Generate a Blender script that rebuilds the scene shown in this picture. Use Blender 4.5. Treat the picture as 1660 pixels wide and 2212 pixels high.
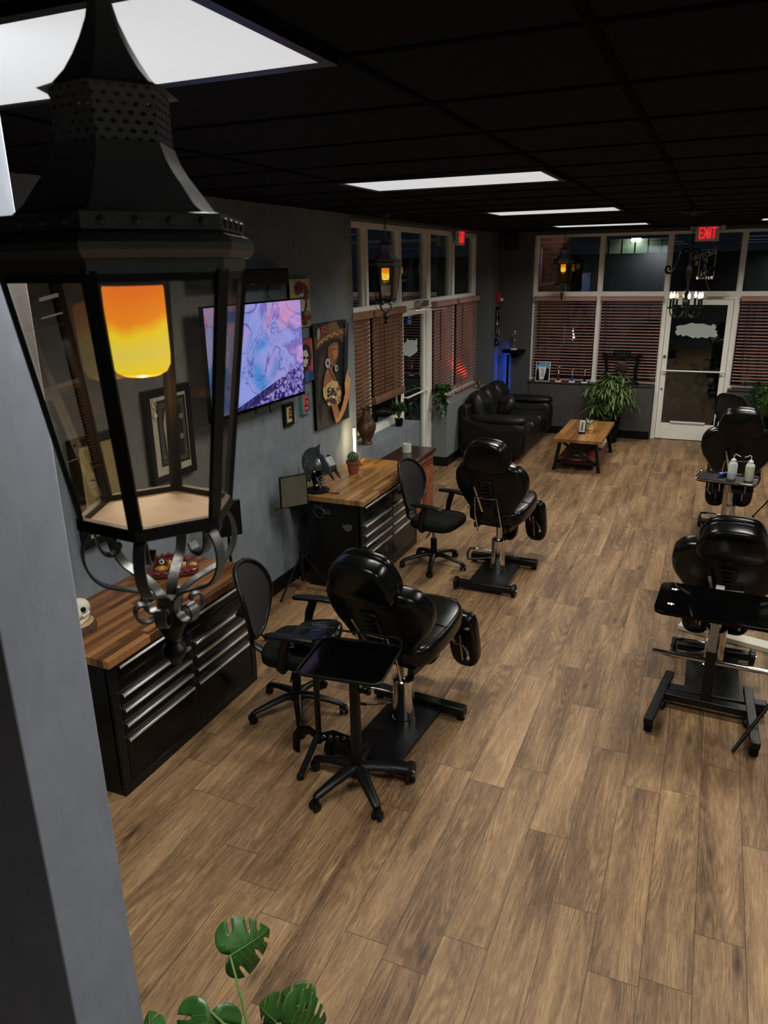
import bpy, math, random
from mathutils import Vector, Matrix, Euler, Quaternion
from mathutils.geometry import tessellate_polygon
random.seed(7)
PI = math.pi
scene = bpy.context.scene
for o in list(bpy.data.objects): bpy.data.objects.remove(o)
COL = scene.collection

# ------------------------------------------------------------------ camera, world, exposure
CAM_H = 2.70
FPX = 1616.33
MC = Matrix(((0.9190513, 0.3938017, -0.0162765), (0.1087761, -0.2931206, -0.9498674), (-0.3788304, 0.8712064, -0.3122291)))          # rows: camera right, down, forward
cd = bpy.data.cameras.new('camera'); cam = bpy.data.objects.new('camera', cd); COL.objects.link(cam)
rt, dn, fw = MC[0], MC[1], MC[2]
cam.matrix_world = Matrix(((rt[0], -dn[0], -fw[0], 0), (rt[1], -dn[1], -fw[1], 0), (rt[2], -dn[2], -fw[2], CAM_H), (0, 0, 0, 1)))
cd.sensor_fit = 'HORIZONTAL'; cd.sensor_width = 36.0; cd.lens = 36.0 * FPX / 1660.0
cd.clip_start = 0.05; cd.clip_end = 200
cd.dof.use_dof = True; cd.dof.focus_distance = 5.0; cd.dof.aperture_fstop = 14
scene.camera = cam
vs = scene.view_settings
vs.view_transform = 'Standard'; vs.look = 'None'; vs.gamma = 1.0; vs.exposure = 0.0; vs.use_curve_mapping = False
world = bpy.data.worlds.new('night'); scene.world = world; world.use_nodes = True
world.node_tree.nodes['Background'].inputs[0].default_value = (0.010, 0.014, 0.020, 1)
world.node_tree.nodes['Background'].inputs[1].default_value = 0.35

PANEL_W = 40.0      # power of one ceiling panel
PANEL_COL = (1.0, 0.95, 0.87)
PANEL_SHOW = 0.60    # brightness of the frosted diffuser itself
def area(name, loc, sx, sy, power, col, rot=(0, 0, 0), spread=PI):
    l = bpy.data.lights.new(name, 'AREA'); l.shape = 'RECTANGLE'; l.size = sx; l.size_y = sy
    l.energy = power; l.color = col; l.spread = spread
    o = bpy.data.objects.new(name, l); o.location = loc; o.rotation_euler = rot; COL.objects.link(o); return o
PANELS = [(x, y) for x in (-1.48, 0.96) for y in (1.50, 4.46, 7.46, 10.55)] + [(2.18, -1.50)]  # last panel is unseen, added to lift the near wall end's dark face
CEIL = 3.17
for px_, py_ in PANELS:
    area('panel_lamp', (px_, py_, CEIL - 0.022), 1.14, 0.54, PANEL_W, PANEL_COL, spread=math.radians(151))

# pixel (of the 1660x2212 frame) to a point on a real plane
def ray(x, y):
    return (rt * ((x - 830) / FPX) + dn * ((y - 1106) / FPX) + fw)
def PZ(x, y, z=0.0):
    r = ray(x, y); return Vector((0, 0, CAM_H)) + r * ((z - CAM_H) / r.z)
def PY(x, y, Y):
    r = ray(x, y); return Vector((0, 0, CAM_H)) + r * (Y / r.y)
def PX(x, y, X):
    r = ray(x, y); return Vector((0, 0, CAM_H)) + r * (X / r.x)

# ------------------------------------------------------------------ materials
def s2l(c): return tuple(((v / 12.92) if v <= 0.04045 else ((v + 0.055) / 1.055) ** 2.4) for v in c)
def rgb(r, g, b): return s2l((r / 255, g / 255, b / 255))
class NT:
    def __init__(s, m): s.m = m; s.t = m.node_tree; s.n = s.t.nodes; s.l = s.t.links
    def new(s, ty, **k):
        n = s.n.new(ty)
        for a, b in k.items(): setattr(n, a, b)
        return n
    def link(s, a, b): s.l.new(a, b)
    def set(s, sock, v):
        if isinstance(v, (int, float)): sock.default_value = v
        elif isinstance(v, (tuple, list, Vector)):
            sock.default_value = tuple(v) if len(v) == len(sock.default_value) else (*v, 1)
        else: s.link(v, sock)
    def math(s, op, a, b=0.0, c=0.0):
        n = s.new('ShaderNodeMath', operation=op); s.set(n.inputs[0], a); s.set(n.inputs[1], b); s.set(n.inputs[2], c); return n.outputs[0]
    def mix(s, f, a, b, mode='MIX'):
        n = s.new('ShaderNodeMix', data_type='RGBA', blend_type=mode); s.set(n.inputs[0], f); s.set(n.inputs[6], a); s.set(n.inputs[7], b); return n.outputs[2]
    def noise(s, vec=None, scale=5, detail=3, rough=0.5, dist=0.0, w=None):
        n = s.new('ShaderNodeTexNoise')
        if w is not None: n.noise_dimensions = '4D'; s.set(n.inputs['W'], w)
        if vec is not None: s.link(vec, n.inputs['Vector'])
        n.inputs['Scale'].default_value = scale; n.inputs['Detail'].default_value = detail
        n.inputs['Roughness'].default_value = rough; n.inputs['Distortion'].default_value = dist
        return n.outputs['Fac']
    def ramp(s, f, stops):
        n = s.new('ShaderNodeValToRGB'); s.set(n.inputs[0], f); e = n.color_ramp.elements
        while len(e) < len(stops): e.new(0.5)
        for i, (p, c) in enumerate(stops):
            e[i].position = p; e[i].color = (*c, 1) if len(c) == 3 else c
        return n.outputs[0]
    def rng(s, v, a, b, c, d):
        n = s.new('ShaderNodeMapRange'); s.set(n.inputs[0], v)
        for i, q in enumerate((a, b, c, d)): n.inputs[i + 1].default_value = q
        return n.outputs[0]
    def obj(s):
        return s.new('ShaderNodeTexCoord').outputs['Object']
    def map(s, v, scale=(1, 1, 1), loc=(0, 0, 0), rot=(0, 0, 0)):
        n = s.new('ShaderNodeMapping'); s.link(v, n.inputs[0]); n.inputs['Scale'].default_value = scale
        n.inputs['Location'].default_value = loc; n.inputs['Rotation'].default_value = rot; return n.outputs[0]
def newmat(name):
    m = bpy.data.materials.new(name); m.use_nodes = True; t = NT(m); t.b = m.node_tree.nodes['Principled BSDF']; return m, t
def mat(name, col, rough=0.5, metal=0.0, spec=0.5, var=0.12, vs_=6.0, bump=0.0, bs=60.0, emit=None, es=0.0, coat=0.0, alpha=None):
    m, t = newmat(name); b = t.b; ob = t.obj()
    n = t.noise(ob, vs_, 4, 0.55)
    f = t.rng(n, 0.25, 0.75, 1 - var, 1 + var)
    c = t.mix(1.0, (*col, 1), f, 'MULTIPLY'); t.link(c, b.inputs['Base Color'])
    t.set(b.inputs['Roughness'], t.rng(n, 0.2, 0.8, max(0.02, rough - 0.05), min(1, rough + 0.05)))
    b.inputs['Metallic'].default_value = metal; b.inputs['Specular IOR Level'].default_value = spec
    if coat: b.inputs['Coat Weight'].default_value = coat; b.inputs['Coat Roughness'].default_value = 0.08
    if bump:
        bn = t.new('ShaderNodeBump'); bn.inputs['Strength'].default_value = bump; bn.inputs['Distance'].default_value = 0.004
        t.link(t.noise(ob, bs, 4, 0.6), bn.inputs['Height']); t.link(bn.outputs[0], b.inputs['Normal'])
    if emit: b.inputs['Emission Color'].default_value = (*emit, 1); b.inputs['Emission Strength'].default_value = es
    if alpha is not None: b.inputs['Alpha'].default_value = alpha
    return m
def emis(name, col, st):
    m, t = newmat(name); t.b.inputs['Base Color'].default_value = (*[c * 0.6 for c in col], 1)
    t.b.inputs['Emission Color'].default_value = (*col, 1); t.b.inputs['Emission Strength'].default_value = st
    t.b.inputs['Roughness'].default_value = 0.6; return m
def glassmat(name, tint=(1, 1, 1), refl=1.0, ior=1.5, rough=0.0):
    m, t = newmat(name); t.n.remove(t.b); out = t.n['Material Output']
    tr = t.new('ShaderNodeBsdfTransparent'); tr.inputs[0].default_value = (*tint, 1)
    gl = t.new('ShaderNodeBsdfGlossy'); gl.inputs['Roughness'].default_value = rough; gl.inputs[0].default_value = (refl, refl, refl, 1)
    f0 = ((ior - 1) / (ior + 1)) ** 2; ge = t.new('ShaderNodeNewGeometry')
    vm = t.new('ShaderNodeVectorMath', operation='DOT_PRODUCT'); t.link(ge.outputs['Normal'], vm.inputs[0]); t.link(ge.outputs['Incoming'], vm.inputs[1])
    k = t.math('POWER', t.math('SUBTRACT', 1.0, t.math('MINIMUM', t.math('ABSOLUTE', vm.outputs['Value']), 1.0)), 5.0)
    fr = t.math('ADD', t.math('MULTIPLY', k, 1.0 - f0), f0)
    mx = t.new('ShaderNodeMixShader'); t.link(fr, mx.inputs[0]); t.link(tr.outputs[0], mx.inputs[1]); t.link(gl.outputs[0], mx.inputs[2])
    t.link(mx.outputs[0], out.inputs[0]); return m
def planks(name, w, L, stops, ox=0.0, axis='Y', rough=0.4, gap=0.0018, gapcol=(0.03, 0.018, 0.01), knots=True, grain=1.0, bands=0.5, spec=0.5):
    """boards running along one axis, each with its own tone, grain and end joints"""
    m, t = newmat(name); b = t.b; ob = t.obj()
    sp = t.new('ShaderNodeSeparateXYZ'); t.link(ob, sp.inputs[0])
    u, v = (sp.outputs[0], sp.outputs[1]) if axis == 'Y' else (sp.outputs[1], sp.outputs[0])
    us = t.math('DIVIDE', t.math('ADD', u, ox), w); row = t.math('FLOOR', us)
    wn = t.new('ShaderNodeTexWhiteNoise', noise_dimensions='1D'); t.link(row, wn.inputs['W'])
    vs2 = t.math('ADD', t.math('DIVIDE', v, L), t.math('MULTIPLY', wn.outputs[0], 7.3)); pid = t.math('FLOOR', vs2)
    cb = t.new('ShaderNodeCombineXYZ'); t.link(row, cb.inputs[0]); t.link(pid, cb.inputs[1])
    w2 = t.new('ShaderNodeTexWhiteNoise', noise_dimensions='2D'); t.link(cb.outputs[0], w2.inputs['Vector']); rnd = w2.outputs[0]
    off = t.math('MULTIPLY', rnd, 40.0)
    cv = t.new('ShaderNodeCombineXYZ'); t.link(u, cv.inputs[0]); t.link(v, cv.inputs[1]); t.link(off, cv.inputs[2]); vec = cv.outputs[0]
    # cathedral rings: stretched distorted bands
    big = t.noise(t.map(vec, (7, 0.9, 1)), 1.0, 3, 0.5, 0.4)
    mid = t.noise(t.map(vec, (34, 2.2, 1)), 1.0, 4, 0.6, 0.5)
    fine = t.noise(t.map(vec, (210, 11, 1)), 1.0, 4, 0.75, 1.2)
    ringsrc = t.math('SINE', t.math('MULTIPLY', t.noise(t.map(vec, (5.5, 0.62, 1)), 1.0, 1, 0.4, 0.35), 150.0))
    ring = t.rng(ringsrc, -1, 1, 0, 1)
    f = t.math('ADD', t.math('MULTIPLY', big, 0.80), t.math('MULTIPLY', mid, 0.42))
    f = t.math('ADD', f, t.math('MULTIPLY', t.math('MULTIPLY', t.math('SUBTRACT', ring, 0.6), 0.17 * grain), t.rng(mid, 0.42, 0.62, 0.0, 1.0)))
    f = t.math('ADD', f, t.math('MULTIPLY', t.math('SUBTRACT', fine, 0.5), 0.95 * grain))
    f = t.math('ADD', f, t.math('MULTIPLY', t.math('SUBTRACT', rnd, 0.5), bands))
    f = t.math('SUBTRACT', f, 0.15)
    col = t.ramp(f, stops)
    if knots:
        vo = t.new('ShaderNodeTexVoronoi'); t.link(t.map(vec, (5.2, 1.5, 1)), vo.inputs['Vector']); vo.inputs['Scale'].default_value = 1.0
        k = t.rng(vo.outputs['Distance'], 0.02, 0.13, 0.32, 1.0)
        col = t.mix(1.0, col, k, 'MULTIPLY')
    fu = t.math('FRACT', us); fv = t.math('FRACT', vs2)
    gu = gap / w; gv = gap / L
    g1 = t.math('MINIMUM', fu, t.math('SUBTRACT', 1.0, fu)); g2 = t.math('MINIMUM', fv, t.math('SUBTRACT', 1.0, fv))
    ga = t.math('LESS_THAN', g1, gu); gb = t.math('LESS_THAN', g2, gv); gg = t.math('MAXIMUM', ga, gb)
    col = t.mix(t.math('MULTIPLY', gg, 0.75), col, (*gapcol, 1))
    t.link(col, b.inputs['Base Color'])
    t.set(b.inputs['Roughness'], t.rng(fine, 0.3, 0.7, rough - 0.07, rough + 0.1)); b.inputs['Specular IOR Level'].default_value = spec
    bn = t.new('ShaderNodeBump'); bn.inputs['Strength'].default_value = 0.25; bn.inputs['Distance'].default_value = 0.002
    t.link(t.math('SUBTRACT', fine, t.math('MULTIPLY', gg, 2.0)), bn.inputs['Height']); t.link(bn.outputs[0], b.inputs['Normal'])
    return m
def plaster(name, c1, c2, rough=0.75, sc=1.3):
    m, t = newmat(name); b = t.b; ob = t.obj()
    n1 = t.noise(ob, sc, 6, 0.62, 0.8); n2 = t.noise(t.map(ob, (3, 3, 1.2)), sc * 2.4, 4, 0.6, 1.5)
    f = t.math('ADD', t.math('MULTIPLY', n1, 0.65), t.math('MULTIPLY', n2, 0.35))
    t.link(t.ramp(f, [(0.32, c1), (0.68, c2)]), b.inputs['Base Color'])
    t.set(b.inputs['Roughness'], t.rng(n2, 0.3, 0.7, rough - 0.12, rough + 0.08)); b.inputs['Specular IOR Level'].default_value = 0.35
    bn = t.new('ShaderNodeBump'); bn.inputs['Strength'].default_value = 0.12; bn.inputs['Distance'].default_value = 0.01
    t.link(f, bn.inputs['Height']); t.link(bn.outputs[0], b.inputs['Normal']); return m

M = {}
M['floor'] = planks('oak plank floor', 0.196, 1.22, [(0.12, (0.034, 0.019, 0.0095)), (0.32, (0.118, 0.068, 0.033)), (0.48, (0.208, 0.126, 0.062)), (0.62, (0.285, 0.180, 0.090)), (0.80, (0.40, 0.270, 0.138))],
                    ox=0.973, rough=0.48, bands=0.06, spec=0.3)
M['butcher'] = planks('acacia worktop', 0.042, 0.42, [(0.2, (0.075, 0.026, 0.008)), (0.5, (0.18, 0.072, 0.021)), (0.8, (0.29, 0.13, 0.042))], rough=0.3, gap=0.0004, knots=False, bands=0.75, grain=0.6)
M['butcher_light'] = planks('oak worktop', 0.045, 0.45, [(0.2, (0.13, 0.058, 0.017)), (0.5, (0.24, 0.118, 0.036)), (0.8, (0.35, 0.19, 0.068))], rough=0.28, gap=0.0004, knots=False, bands=0.45, grain=0.6)
M['table_wood'] = planks('coffee table top', 0.11, 3.0, [(0.2, (0.10, 0.034, 0.010)), (0.5, (0.22, 0.097, 0.026)), (0.8, (0.34, 0.17, 0.052))], rough=0.25, gap=0.0006, knots=False, bands=0.4, grain=0.7)
M['plaster'] = plaster('blue grey plaster', (0.105, 0.130, 0.146), (0.205, 0.24, 0.262))
M['column'] = plaster('column plaster', (0.20, 0.235, 0.30), (0.30, 0.335, 0.40), sc=2.0)
M['darkwall'] = mat('charcoal wall paint', (0.060, 0.062, 0.062), 0.6, var=0.06, vs_=2)
M['greenwall'] = mat('dark grey green wall paint', (0.085, 0.10, 0.10), 0.6, var=0.06, vs_=2)
M['lowwall'] = mat('grey low wall paint', (0.155, 0.180, 0.175), 0.6, var=0.06, vs_=2)
M['backwall'] = mat('graphite wall paint', (0.055, 0.052, 0.050), 0.65, var=0.06, vs_=2)
M['ceiling'] = mat('black ceiling tile', (0.011, 0.011, 0.0115), 0.95, spec=0.05, var=0.12, vs_=1.4, bump=0.3, bs=90)
M['tbar'] = mat('black ceiling grid', (0.002, 0.002, 0.002), 0.9, spec=0.03)
M['base'] = mat('black baseboard', (0.003, 0.003, 0.0035), 0.5, spec=0.2)
M['frame'] = mat('cream aluminium frame', (0.80, 0.80, 0.73), 0.38, var=0.04)
M['glass'] = glassmat('window glass', (0.92, 0.95, 0.94), 1.0, 1.6)
M['lglass'] = glassmat('lantern glass', (0.95, 0.90, 0.84), 0.9, 1.5)
M['blind'] = mat('stained wood slat', (0.24, 0.125, 0.075), 0.42, var=0.2, vs_=3)
M['blind_red'] = mat('mahogany slat', (0.38, 0.21, 0.18), 0.42, var=0.15, vs_=3)
M['cord'] = mat('brown blind cord', (0.06, 0.02, 0.015), 0.8)
M['leather'] = mat('black leather', (0.0022, 0.0025, 0.0024), 0.21, spec=0.29, var=0.2, bump=0.03, bs=120)
M['sofa'] = mat('worn black leather', (0.0065, 0.007, 0.007), 0.42, spec=0.30, var=0.3, bump=0.25, bs=38)
M['blk'] = mat('black plastic', (0.0035, 0.0038, 0.004), 0.36, spec=0.25)
M['blkmatte'] = mat('matte black', (0.0025, 0.0025, 0.0025), 0.7, spec=0.12)
M['blkmetal'] = mat('black powder coat', (0.0035, 0.004, 0.0042), 0.36, spec=0.28)
M['blkgloss'] = mat('black gloss', (0.001, 0.001, 0.001), 0.07, spec=0.18, var=0.0)
M['mesh'] = mat('black mesh fabric', (0.004, 0.0055, 0.005), 0.8, spec=0.1, bump=0.5, bs=260)
M['chrome'] = mat('chrome', (0.62, 0.6, 0.58), 0.10, 1.0, var=0.02)
M['steel'] = mat('brushed steel', (0.42, 0.42, 0.42), 0.28, 1.0, var=0.06)
M['alu'] = mat('aluminium drawer pull', (0.88, 0.88, 0.88), 0.32, 1.0, var=0.04)
M['iron'] = mat('black iron', (0.006, 0.0065, 0.007), 0.45, 0.0, spec=0.3, bump=0.2, bs=45)
M['roofmetal'] = mat('lightened black roof metal', (0.20, 0.205, 0.20), 0.5, 0.2, bump=0.2, bs=60)  # paler than the grey iron, raised because little light reaches the roof
M['irongrey'] = mat('worn grey iron', (0.11, 0.115, 0.11), 0.36, 0.45, bump=0.2, bs=60)
M['white'] = mat('white plastic', (0.72, 0.72, 0.70), 0.4, var=0.03)
M['cream'] = mat('cream plastic', (0.55, 0.53, 0.42), 0.45, var=0.03)
M['panel'] = emis('frosted light diffuser', (0.97, 0.985, 1.0), PANEL_SHOW)
M['red'] = mat('red plastic', (0.35, 0.012, 0.015), 0.4)
M['blue'] = mat('blue plastic', (0.02, 0.06, 0.35), 0.35)
M['terra'] = mat('terracotta plastic', (0.22, 0.05, 0.022), 0.55)
M['leaf'] = mat('glossy green leaf', (0.022, 0.085, 0.014), 0.34, var=0.35, vs_=9)
M['leafd'] = mat('dark green leaf', (0.022, 0.065, 0.016), 0.42, var=0.4, vs_=14)
M['leafv'] = mat('long olive leaf', (0.10, 0.155, 0.035), 0.45, var=0.45, vs_=8)
M['stem'] = mat('green stem', (0.10, 0.19, 0.035), 0.5)
M['soil'] = mat('dark potting soil', (0.02, 0.013, 0.009), 0.9, bump=0.5)
M['bronze'] = mat('aged bronze', (0.040, 0.023, 0.012), 0.5, 0.3, var=0.35, bump=0.6, bs=30)
M['gold'] = mat('gold trophy plate', (0.55, 0.42, 0.26), 0.22, 1.0)
M['redwood'] = mat('red stained wood', (0.20, 0.055, 0.025), 0.4, var=0.4, vs_=12)
M['darkwood'] = mat('dark espresso wood', (0.028, 0.013, 0.010), 0.22, var=0.3, vs_=8)
M['bone'] = mat('bleached bone', (0.62, 0.58, 0.46), 0.6, var=0.2, vs_=18, bump=0.3)
M['bark'] = mat('rough bark', (0.07, 0.04, 0.025), 0.9, var=0.6, vs_=60, bump=1.0)
M['cutwood'] = mat('pale cut wood', (0.42, 0.30, 0.15), 0.7, var=0.2, vs_=20)
M['brick'] = None
def brickmat():
    m, t = newmat('red brick'); b = t.b
    br = t.new('ShaderNodeTexBrick'); t.link(t.map(t.obj(), (1, 1, 1), rot=(PI / 2, 0, 0)), br.inputs['Vector'])
    br.inputs['Color1'].default_value = (0.20, 0.055, 0.035, 1); br.inputs['Color2'].default_value = (0.13, 0.035, 0.025, 1); br.inputs['Mortar'].default_value = (0.16, 0.14, 0.12, 1)
    br.inputs['Scale'].default_value = 1.0; br.inputs['Brick Width'].default_value = 0.22; br.inputs['Row Height'].default_value = 0.08; br.inputs['Mortar Size'].default_value = 0.006
    t.link(br.outputs[0], b.inputs['Base Color']); b.inputs['Roughness'].default_value = 0.85; return m
M['brick'] = brickmat()

# ------------------------------------------------------------------ mesh builder
class MB:
    def __init__(s): s.v = []; s.f = []; s.mi = []; s.m = 0; s.T = Matrix.Identity(4)
    def add(s, vs_, fs, m=None):
        o = len(s.v); s.v += [tuple(s.T @ Vector(p)) for p in vs_]
        s.f += [tuple(i + o for i in f) for f in fs]; s.mi += [s.m if m is None else m] * len(fs)
    def box(s, c, d, R=None, m=None, taper=1.0):
        x, y, z = d[0] / 2, d[1] / 2, d[2] / 2; c = Vector(c)
        P = []
        for sz in (-1, 1):
            k = taper if sz > 0 else 1.0
            for sx, sy in ((-1, -1), (1, -1), (1, 1), (-1, 1)): P.append(Vector((sx * x * k, sy * y * k, sz * z)))
        if R is not None: P = [R @ p for p in P]
        s.add([p + c for p in P], [(0, 3, 2, 1), (4, 5, 6, 7), (0, 1, 5, 4), (1, 2, 6, 5), (2, 3, 7, 6), (3, 0, 4, 7)], m)
    def bb(s, a, b, m=None):   # box from two corners
        s.box([(a[i] + b[i]) / 2 for i in range(3)], [abs(a[i] - b[i]) for i in range(3)], None, m)
    def beam(s, a, b, w, h, m=None, up=(0, 0, 1)):
        a = Vector(a); b = Vector(b); d = (b - a); L = d.length; d.normalize(); u = Vector(up)
        if abs(d.dot(u)) > 0.97: u = Vector((0, 1, 0))
        sd = d.cross(u).normalized(); u2 = sd.cross(d)
        R = Matrix((sd, d, u2)).transposed(); s.box((a + b) / 2, (w, L, h), R, m)
    def tube(s, pts, r, seg=10, closed=False, cap=True, m=None, flat=1.0, up=None):
        pts = [Vector(p) for p in pts]; n = len(pts); rs = r if isinstance(r, (list, tuple)) else [r] * n
        V = []; nrm = None
        for i, p in enumerate(pts):
            a = pts[(i - 1) % n] if (closed or i > 0) else p; b = pts[(i + 1) % n] if (closed or i < n - 1) else p
            d = (b - a)
            if d.length < 1e-9: d = Vector((0, 0, 1))
            d.normalize()
            if nrm is None:
                u = Vector(up) if up else (Vector((0, 0, 1)) if abs(d.z) < 0.9 else Vector((1, 0, 0)))
                nrm = (u - d * u.dot(d)).normalized()
            else:
                nrm = nrm - d * nrm.dot(d)
                if nrm.length < 1e-6: nrm = d.orthogonal()
                nrm.normalize()
            bi = d.cross(nrm)
            for k in range(seg):
                an = 2 * PI * k / seg; V.append(p + (nrm * math.cos(an) * flat + bi * math.sin(an)) * rs[i])
        F = []
        for i in range(n if closed else n - 1):
            j = (i + 1) % n
            for k in range(seg): F.append((i * seg + k, i * seg + (k + 1) % seg, j * seg + (k + 1) % seg, j * seg + k))
        if cap and not closed: F.append(tuple(reversed(range(seg)))); F.append(tuple((n - 1) * seg + k for k in range(seg)))
        s.add(V, F, m)
    def cyl(s, a, b, r, seg=16, m=None): s.tube([a, b], r, seg, m=m)
    def lathe(s, prof, c=(0, 0, 0), seg=24, m=None, R=None, ang0=0.0, sx=1.0, sy=1.0):
        c = Vector(c); V = []; F = []; n = len(prof)
        for r, z in prof:
            for k in range(seg):
                a = ang0 + 2 * PI * k / seg; p = Vector((r * math.cos(a) * sx, r * math.sin(a) * sy, z))
                if R is not None: p = R @ p
                V.append(c + p)
        for i in range(n - 1):
            for k in range(seg): F.append((i * seg + k, i * seg + (k + 1) % seg, (i + 1) * seg + (k + 1) % seg, (i + 1) * seg + k))
        if prof[0][0] > 1e-5: F.append(tuple(reversed(range(seg))))
        if prof[-1][0] > 1e-5: F.append(tuple((n - 1) * seg + k for k in range(seg)))
        s.add(V, F, m)
    def ball(s, c, r, seg=14, m=None, R=None):
        rx, ry, rz = (r, r, r) if isinstance(r, (int, float)) else r
        h = max(4, seg // 2); prof = [(math.sin(PI * i / h), -math.cos(PI * i / h)) for i in range(h + 1)]; V = []; F = []
        for q, z in prof:
            for k in range(seg):
                a = 2 * PI * k / seg; p = Vector((q * math.cos(a) * rx, q * math.sin(a) * ry, z * rz))
                if R is not None: p = R @ p
                V.append(Vector(c) + p)
        for i in range(h):
            for k in range(seg): F.append((i * seg + k, i * seg + (k + 1) % seg, (i + 1) * seg + (k + 1) % seg, (i + 1) * seg + k))
        s.add(V, F, m)
    def prism(s, poly, t, fr=None, m=None, m2=None):
        """polygon (2D) extruded t along local z, placed by 4x4 frame"""
        fr = fr or Matrix.Identity(4); n = len(poly)
        V = [fr @ Vector((x, y, 0)) for x, y in poly] + [fr @ Vector((x, y, t)) for x, y in poly]
        tri = tessellate_polygon([[Vector((x, y, 0)) for x, y in poly]])
        A = sum(poly[i][0] * poly[(i + 1) % n][1] - poly[(i + 1) % n][0] * poly[i][1] for i in range(n))
        F = []
        for a, b, c in tri:
            q = (poly[b][0] - poly[a][0]) * (poly[c][1] - poly[a][1]) - (poly[b][1] - poly[a][1]) * (poly[c][0] - poly[a][0])
            if q < 0: a, c = c, a
            F.append((a, c, b)); F.append((a + n, b + n, c + n))
        for i in range(n):
            j = (i + 1) % n
            F.append((i, j, j + n, i + n) if A > 0 else (i, i + n, j + n, j))
        s.add(V, F, m)
    def cushion(s, poly, t, r=None, fr=None, m=None, puff=0.0, segs=5, smooth=2, curve=None):
        """padded slab: rounded rim all round, slightly domed both faces"""
        fr = fr or Matrix.Identity(4)
        P = [Vector((x, y)) for x, y in poly]
        for _ in range(smooth):
            Q = []
            for i in range(len(P)):
                a, b = P[i], P[(i + 1) % len(P)]; Q += [a * 0.78 + b * 0.22, a * 0.22 + b * 0.78]
            P = Q
        n = len(P); ar = sum(P[i].x * P[(i + 1) % n].y - P[(i + 1) % n].x * P[i].y for i in range(n))
        if ar < 0: P.reverse()
        N = []
        for i in range(n):
            d = (P[(i + 1) % n] - P[i - 1]).normalized(); N.append(Vector((d.y, -d.x)))
        r = min(r or t / 2, t / 2); rings = []
        for k in range(segs + 1):
            a = -PI / 2 + PI / 2 * k / segs; rings.append((r * (1 - math.cos(a)), -t / 2 + r + r * math.sin(a)))
        for k in range(segs + 1):
            a = PI / 2 * k / segs; rings.append((r * (1 - math.cos(a)), t / 2 - r + r * math.sin(a)))
        cen = sum(P, Vector((0, 0))) / n; V = []; F = []
        def put(x, y, z):
            if curve: z += curve(x, y)
            V.append(fr @ Vector((x, y, z)))
        full = [('in', 0.0, -1), ('in', 0.45, -1), ('in', 0.75, -1)] + [('r', a, b) for a, b in rings] + [('in', 0.75, 1), ('in', 0.45, 1), ('in', 0.0, 1)]
        for q in full:
            for i in range(n):
                if q[0] == 'r': p = P[i] - N[i] * q[1]; put(p.x, p.y, q[2])
                else:
                    e = P[i] - N[i] * r; p = cen + (e - cen) * max(q[1], 0.02); dz = t / 2 + puff * (1 - q[1] ** 2); put(p.x, p.y, q[2] * dz)
        R_ = len(full)
        for j in range(R_ - 1):
            for i in range(n): F.append((j * n + i, j * n + (i + 1) % n, (j + 1) * n + (i + 1) % n, (j + 1) * n + i))
        F.append(tuple(reversed(range(n)))); F.append(tuple((R_ - 1) * n + i for i in range(n)))
        s.add(V, F, m)
    def build(s, name, mats, parent=None, bevel=0.0, sharp=38, smooth=True, loc=None):
        me = bpy.data.meshes.new(name); me.from_pydata(s.v, [], s.f); me.update()
        mats = mats if isinstance(mats, (list, tuple)) else [mats]
        for q in mats: me.materials.append(M[q] if isinstance(q, str) else q)
        me.polygons.foreach_set('material_index', s.mi)
        if smooth:
            me.polygons.foreach_set('use_smooth', [True] * len(me.polygons)); me.set_sharp_from_angle(angle=math.radians(sharp))
        o = bpy.data.objects.new(name, me); COL.objects.link(o)
        if parent is not None: o.parent = parent
        if loc is not None: o.location = loc
        if bevel:
            b = o.modifiers.new('bevel', 'BEVEL'); b.width = bevel; b.segments = 2; b.limit_method = 'ANGLE'; b.angle_limit = math.radians(40)
        return o
def tag(o, label=None, cat=None, group=None, kind=None):
    if label: o['label'] = label
    if cat: o['category'] = cat
    if group: o['group'] = group
    if kind: o['kind'] = kind
    return o
def thing(name, label, cat, loc=(0, 0, 0), rz=0.0, group=None, kind=None):
    o = bpy.data.objects.new(name, None); COL.objects.link(o); o.empty_display_size = 0.1
    o.location = loc; o.rotation_euler = (0, 0, rz); return tag(o, label, cat, group, kind)
def struct(o, label, cat=None): return tag(o, label, cat, kind='structure')
def dup(o, label=None, loc=None, rz=None, parent=None):
    c = o.copy(); COL.objects.link(c)
    if parent is not None: c.parent = parent
    if label: c['label'] = label
    if loc is not None: c.location = loc
    if rz is not None: c.rotation_euler = (0, 0, rz)
    for ch in list(o.children): dup(ch, parent=c)
    return c
def arc(c, r, a0, a1, n, plane='xz'):
    out = []
    for i in range(n + 1):
        a = a0 + (a1 - a0) * i / n; u, v = r * math.cos(a), r * math.sin(a)
        out.append((c[0] + u, c[1], c[2] + v) if plane == 'xz' else (c[0] + u, c[1] + v, c[2]) if plane == 'xy' else (c[0], c[1] + u, c[2] + v))
    return out
def frame(o, x, y, z):
    return Matrix(((x[0], y[0], z[0], o[0]), (x[1], y[1], z[1], o[1]), (x[2], y[2], z[2], o[2]), (0, 0, 0, 1)))
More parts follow.
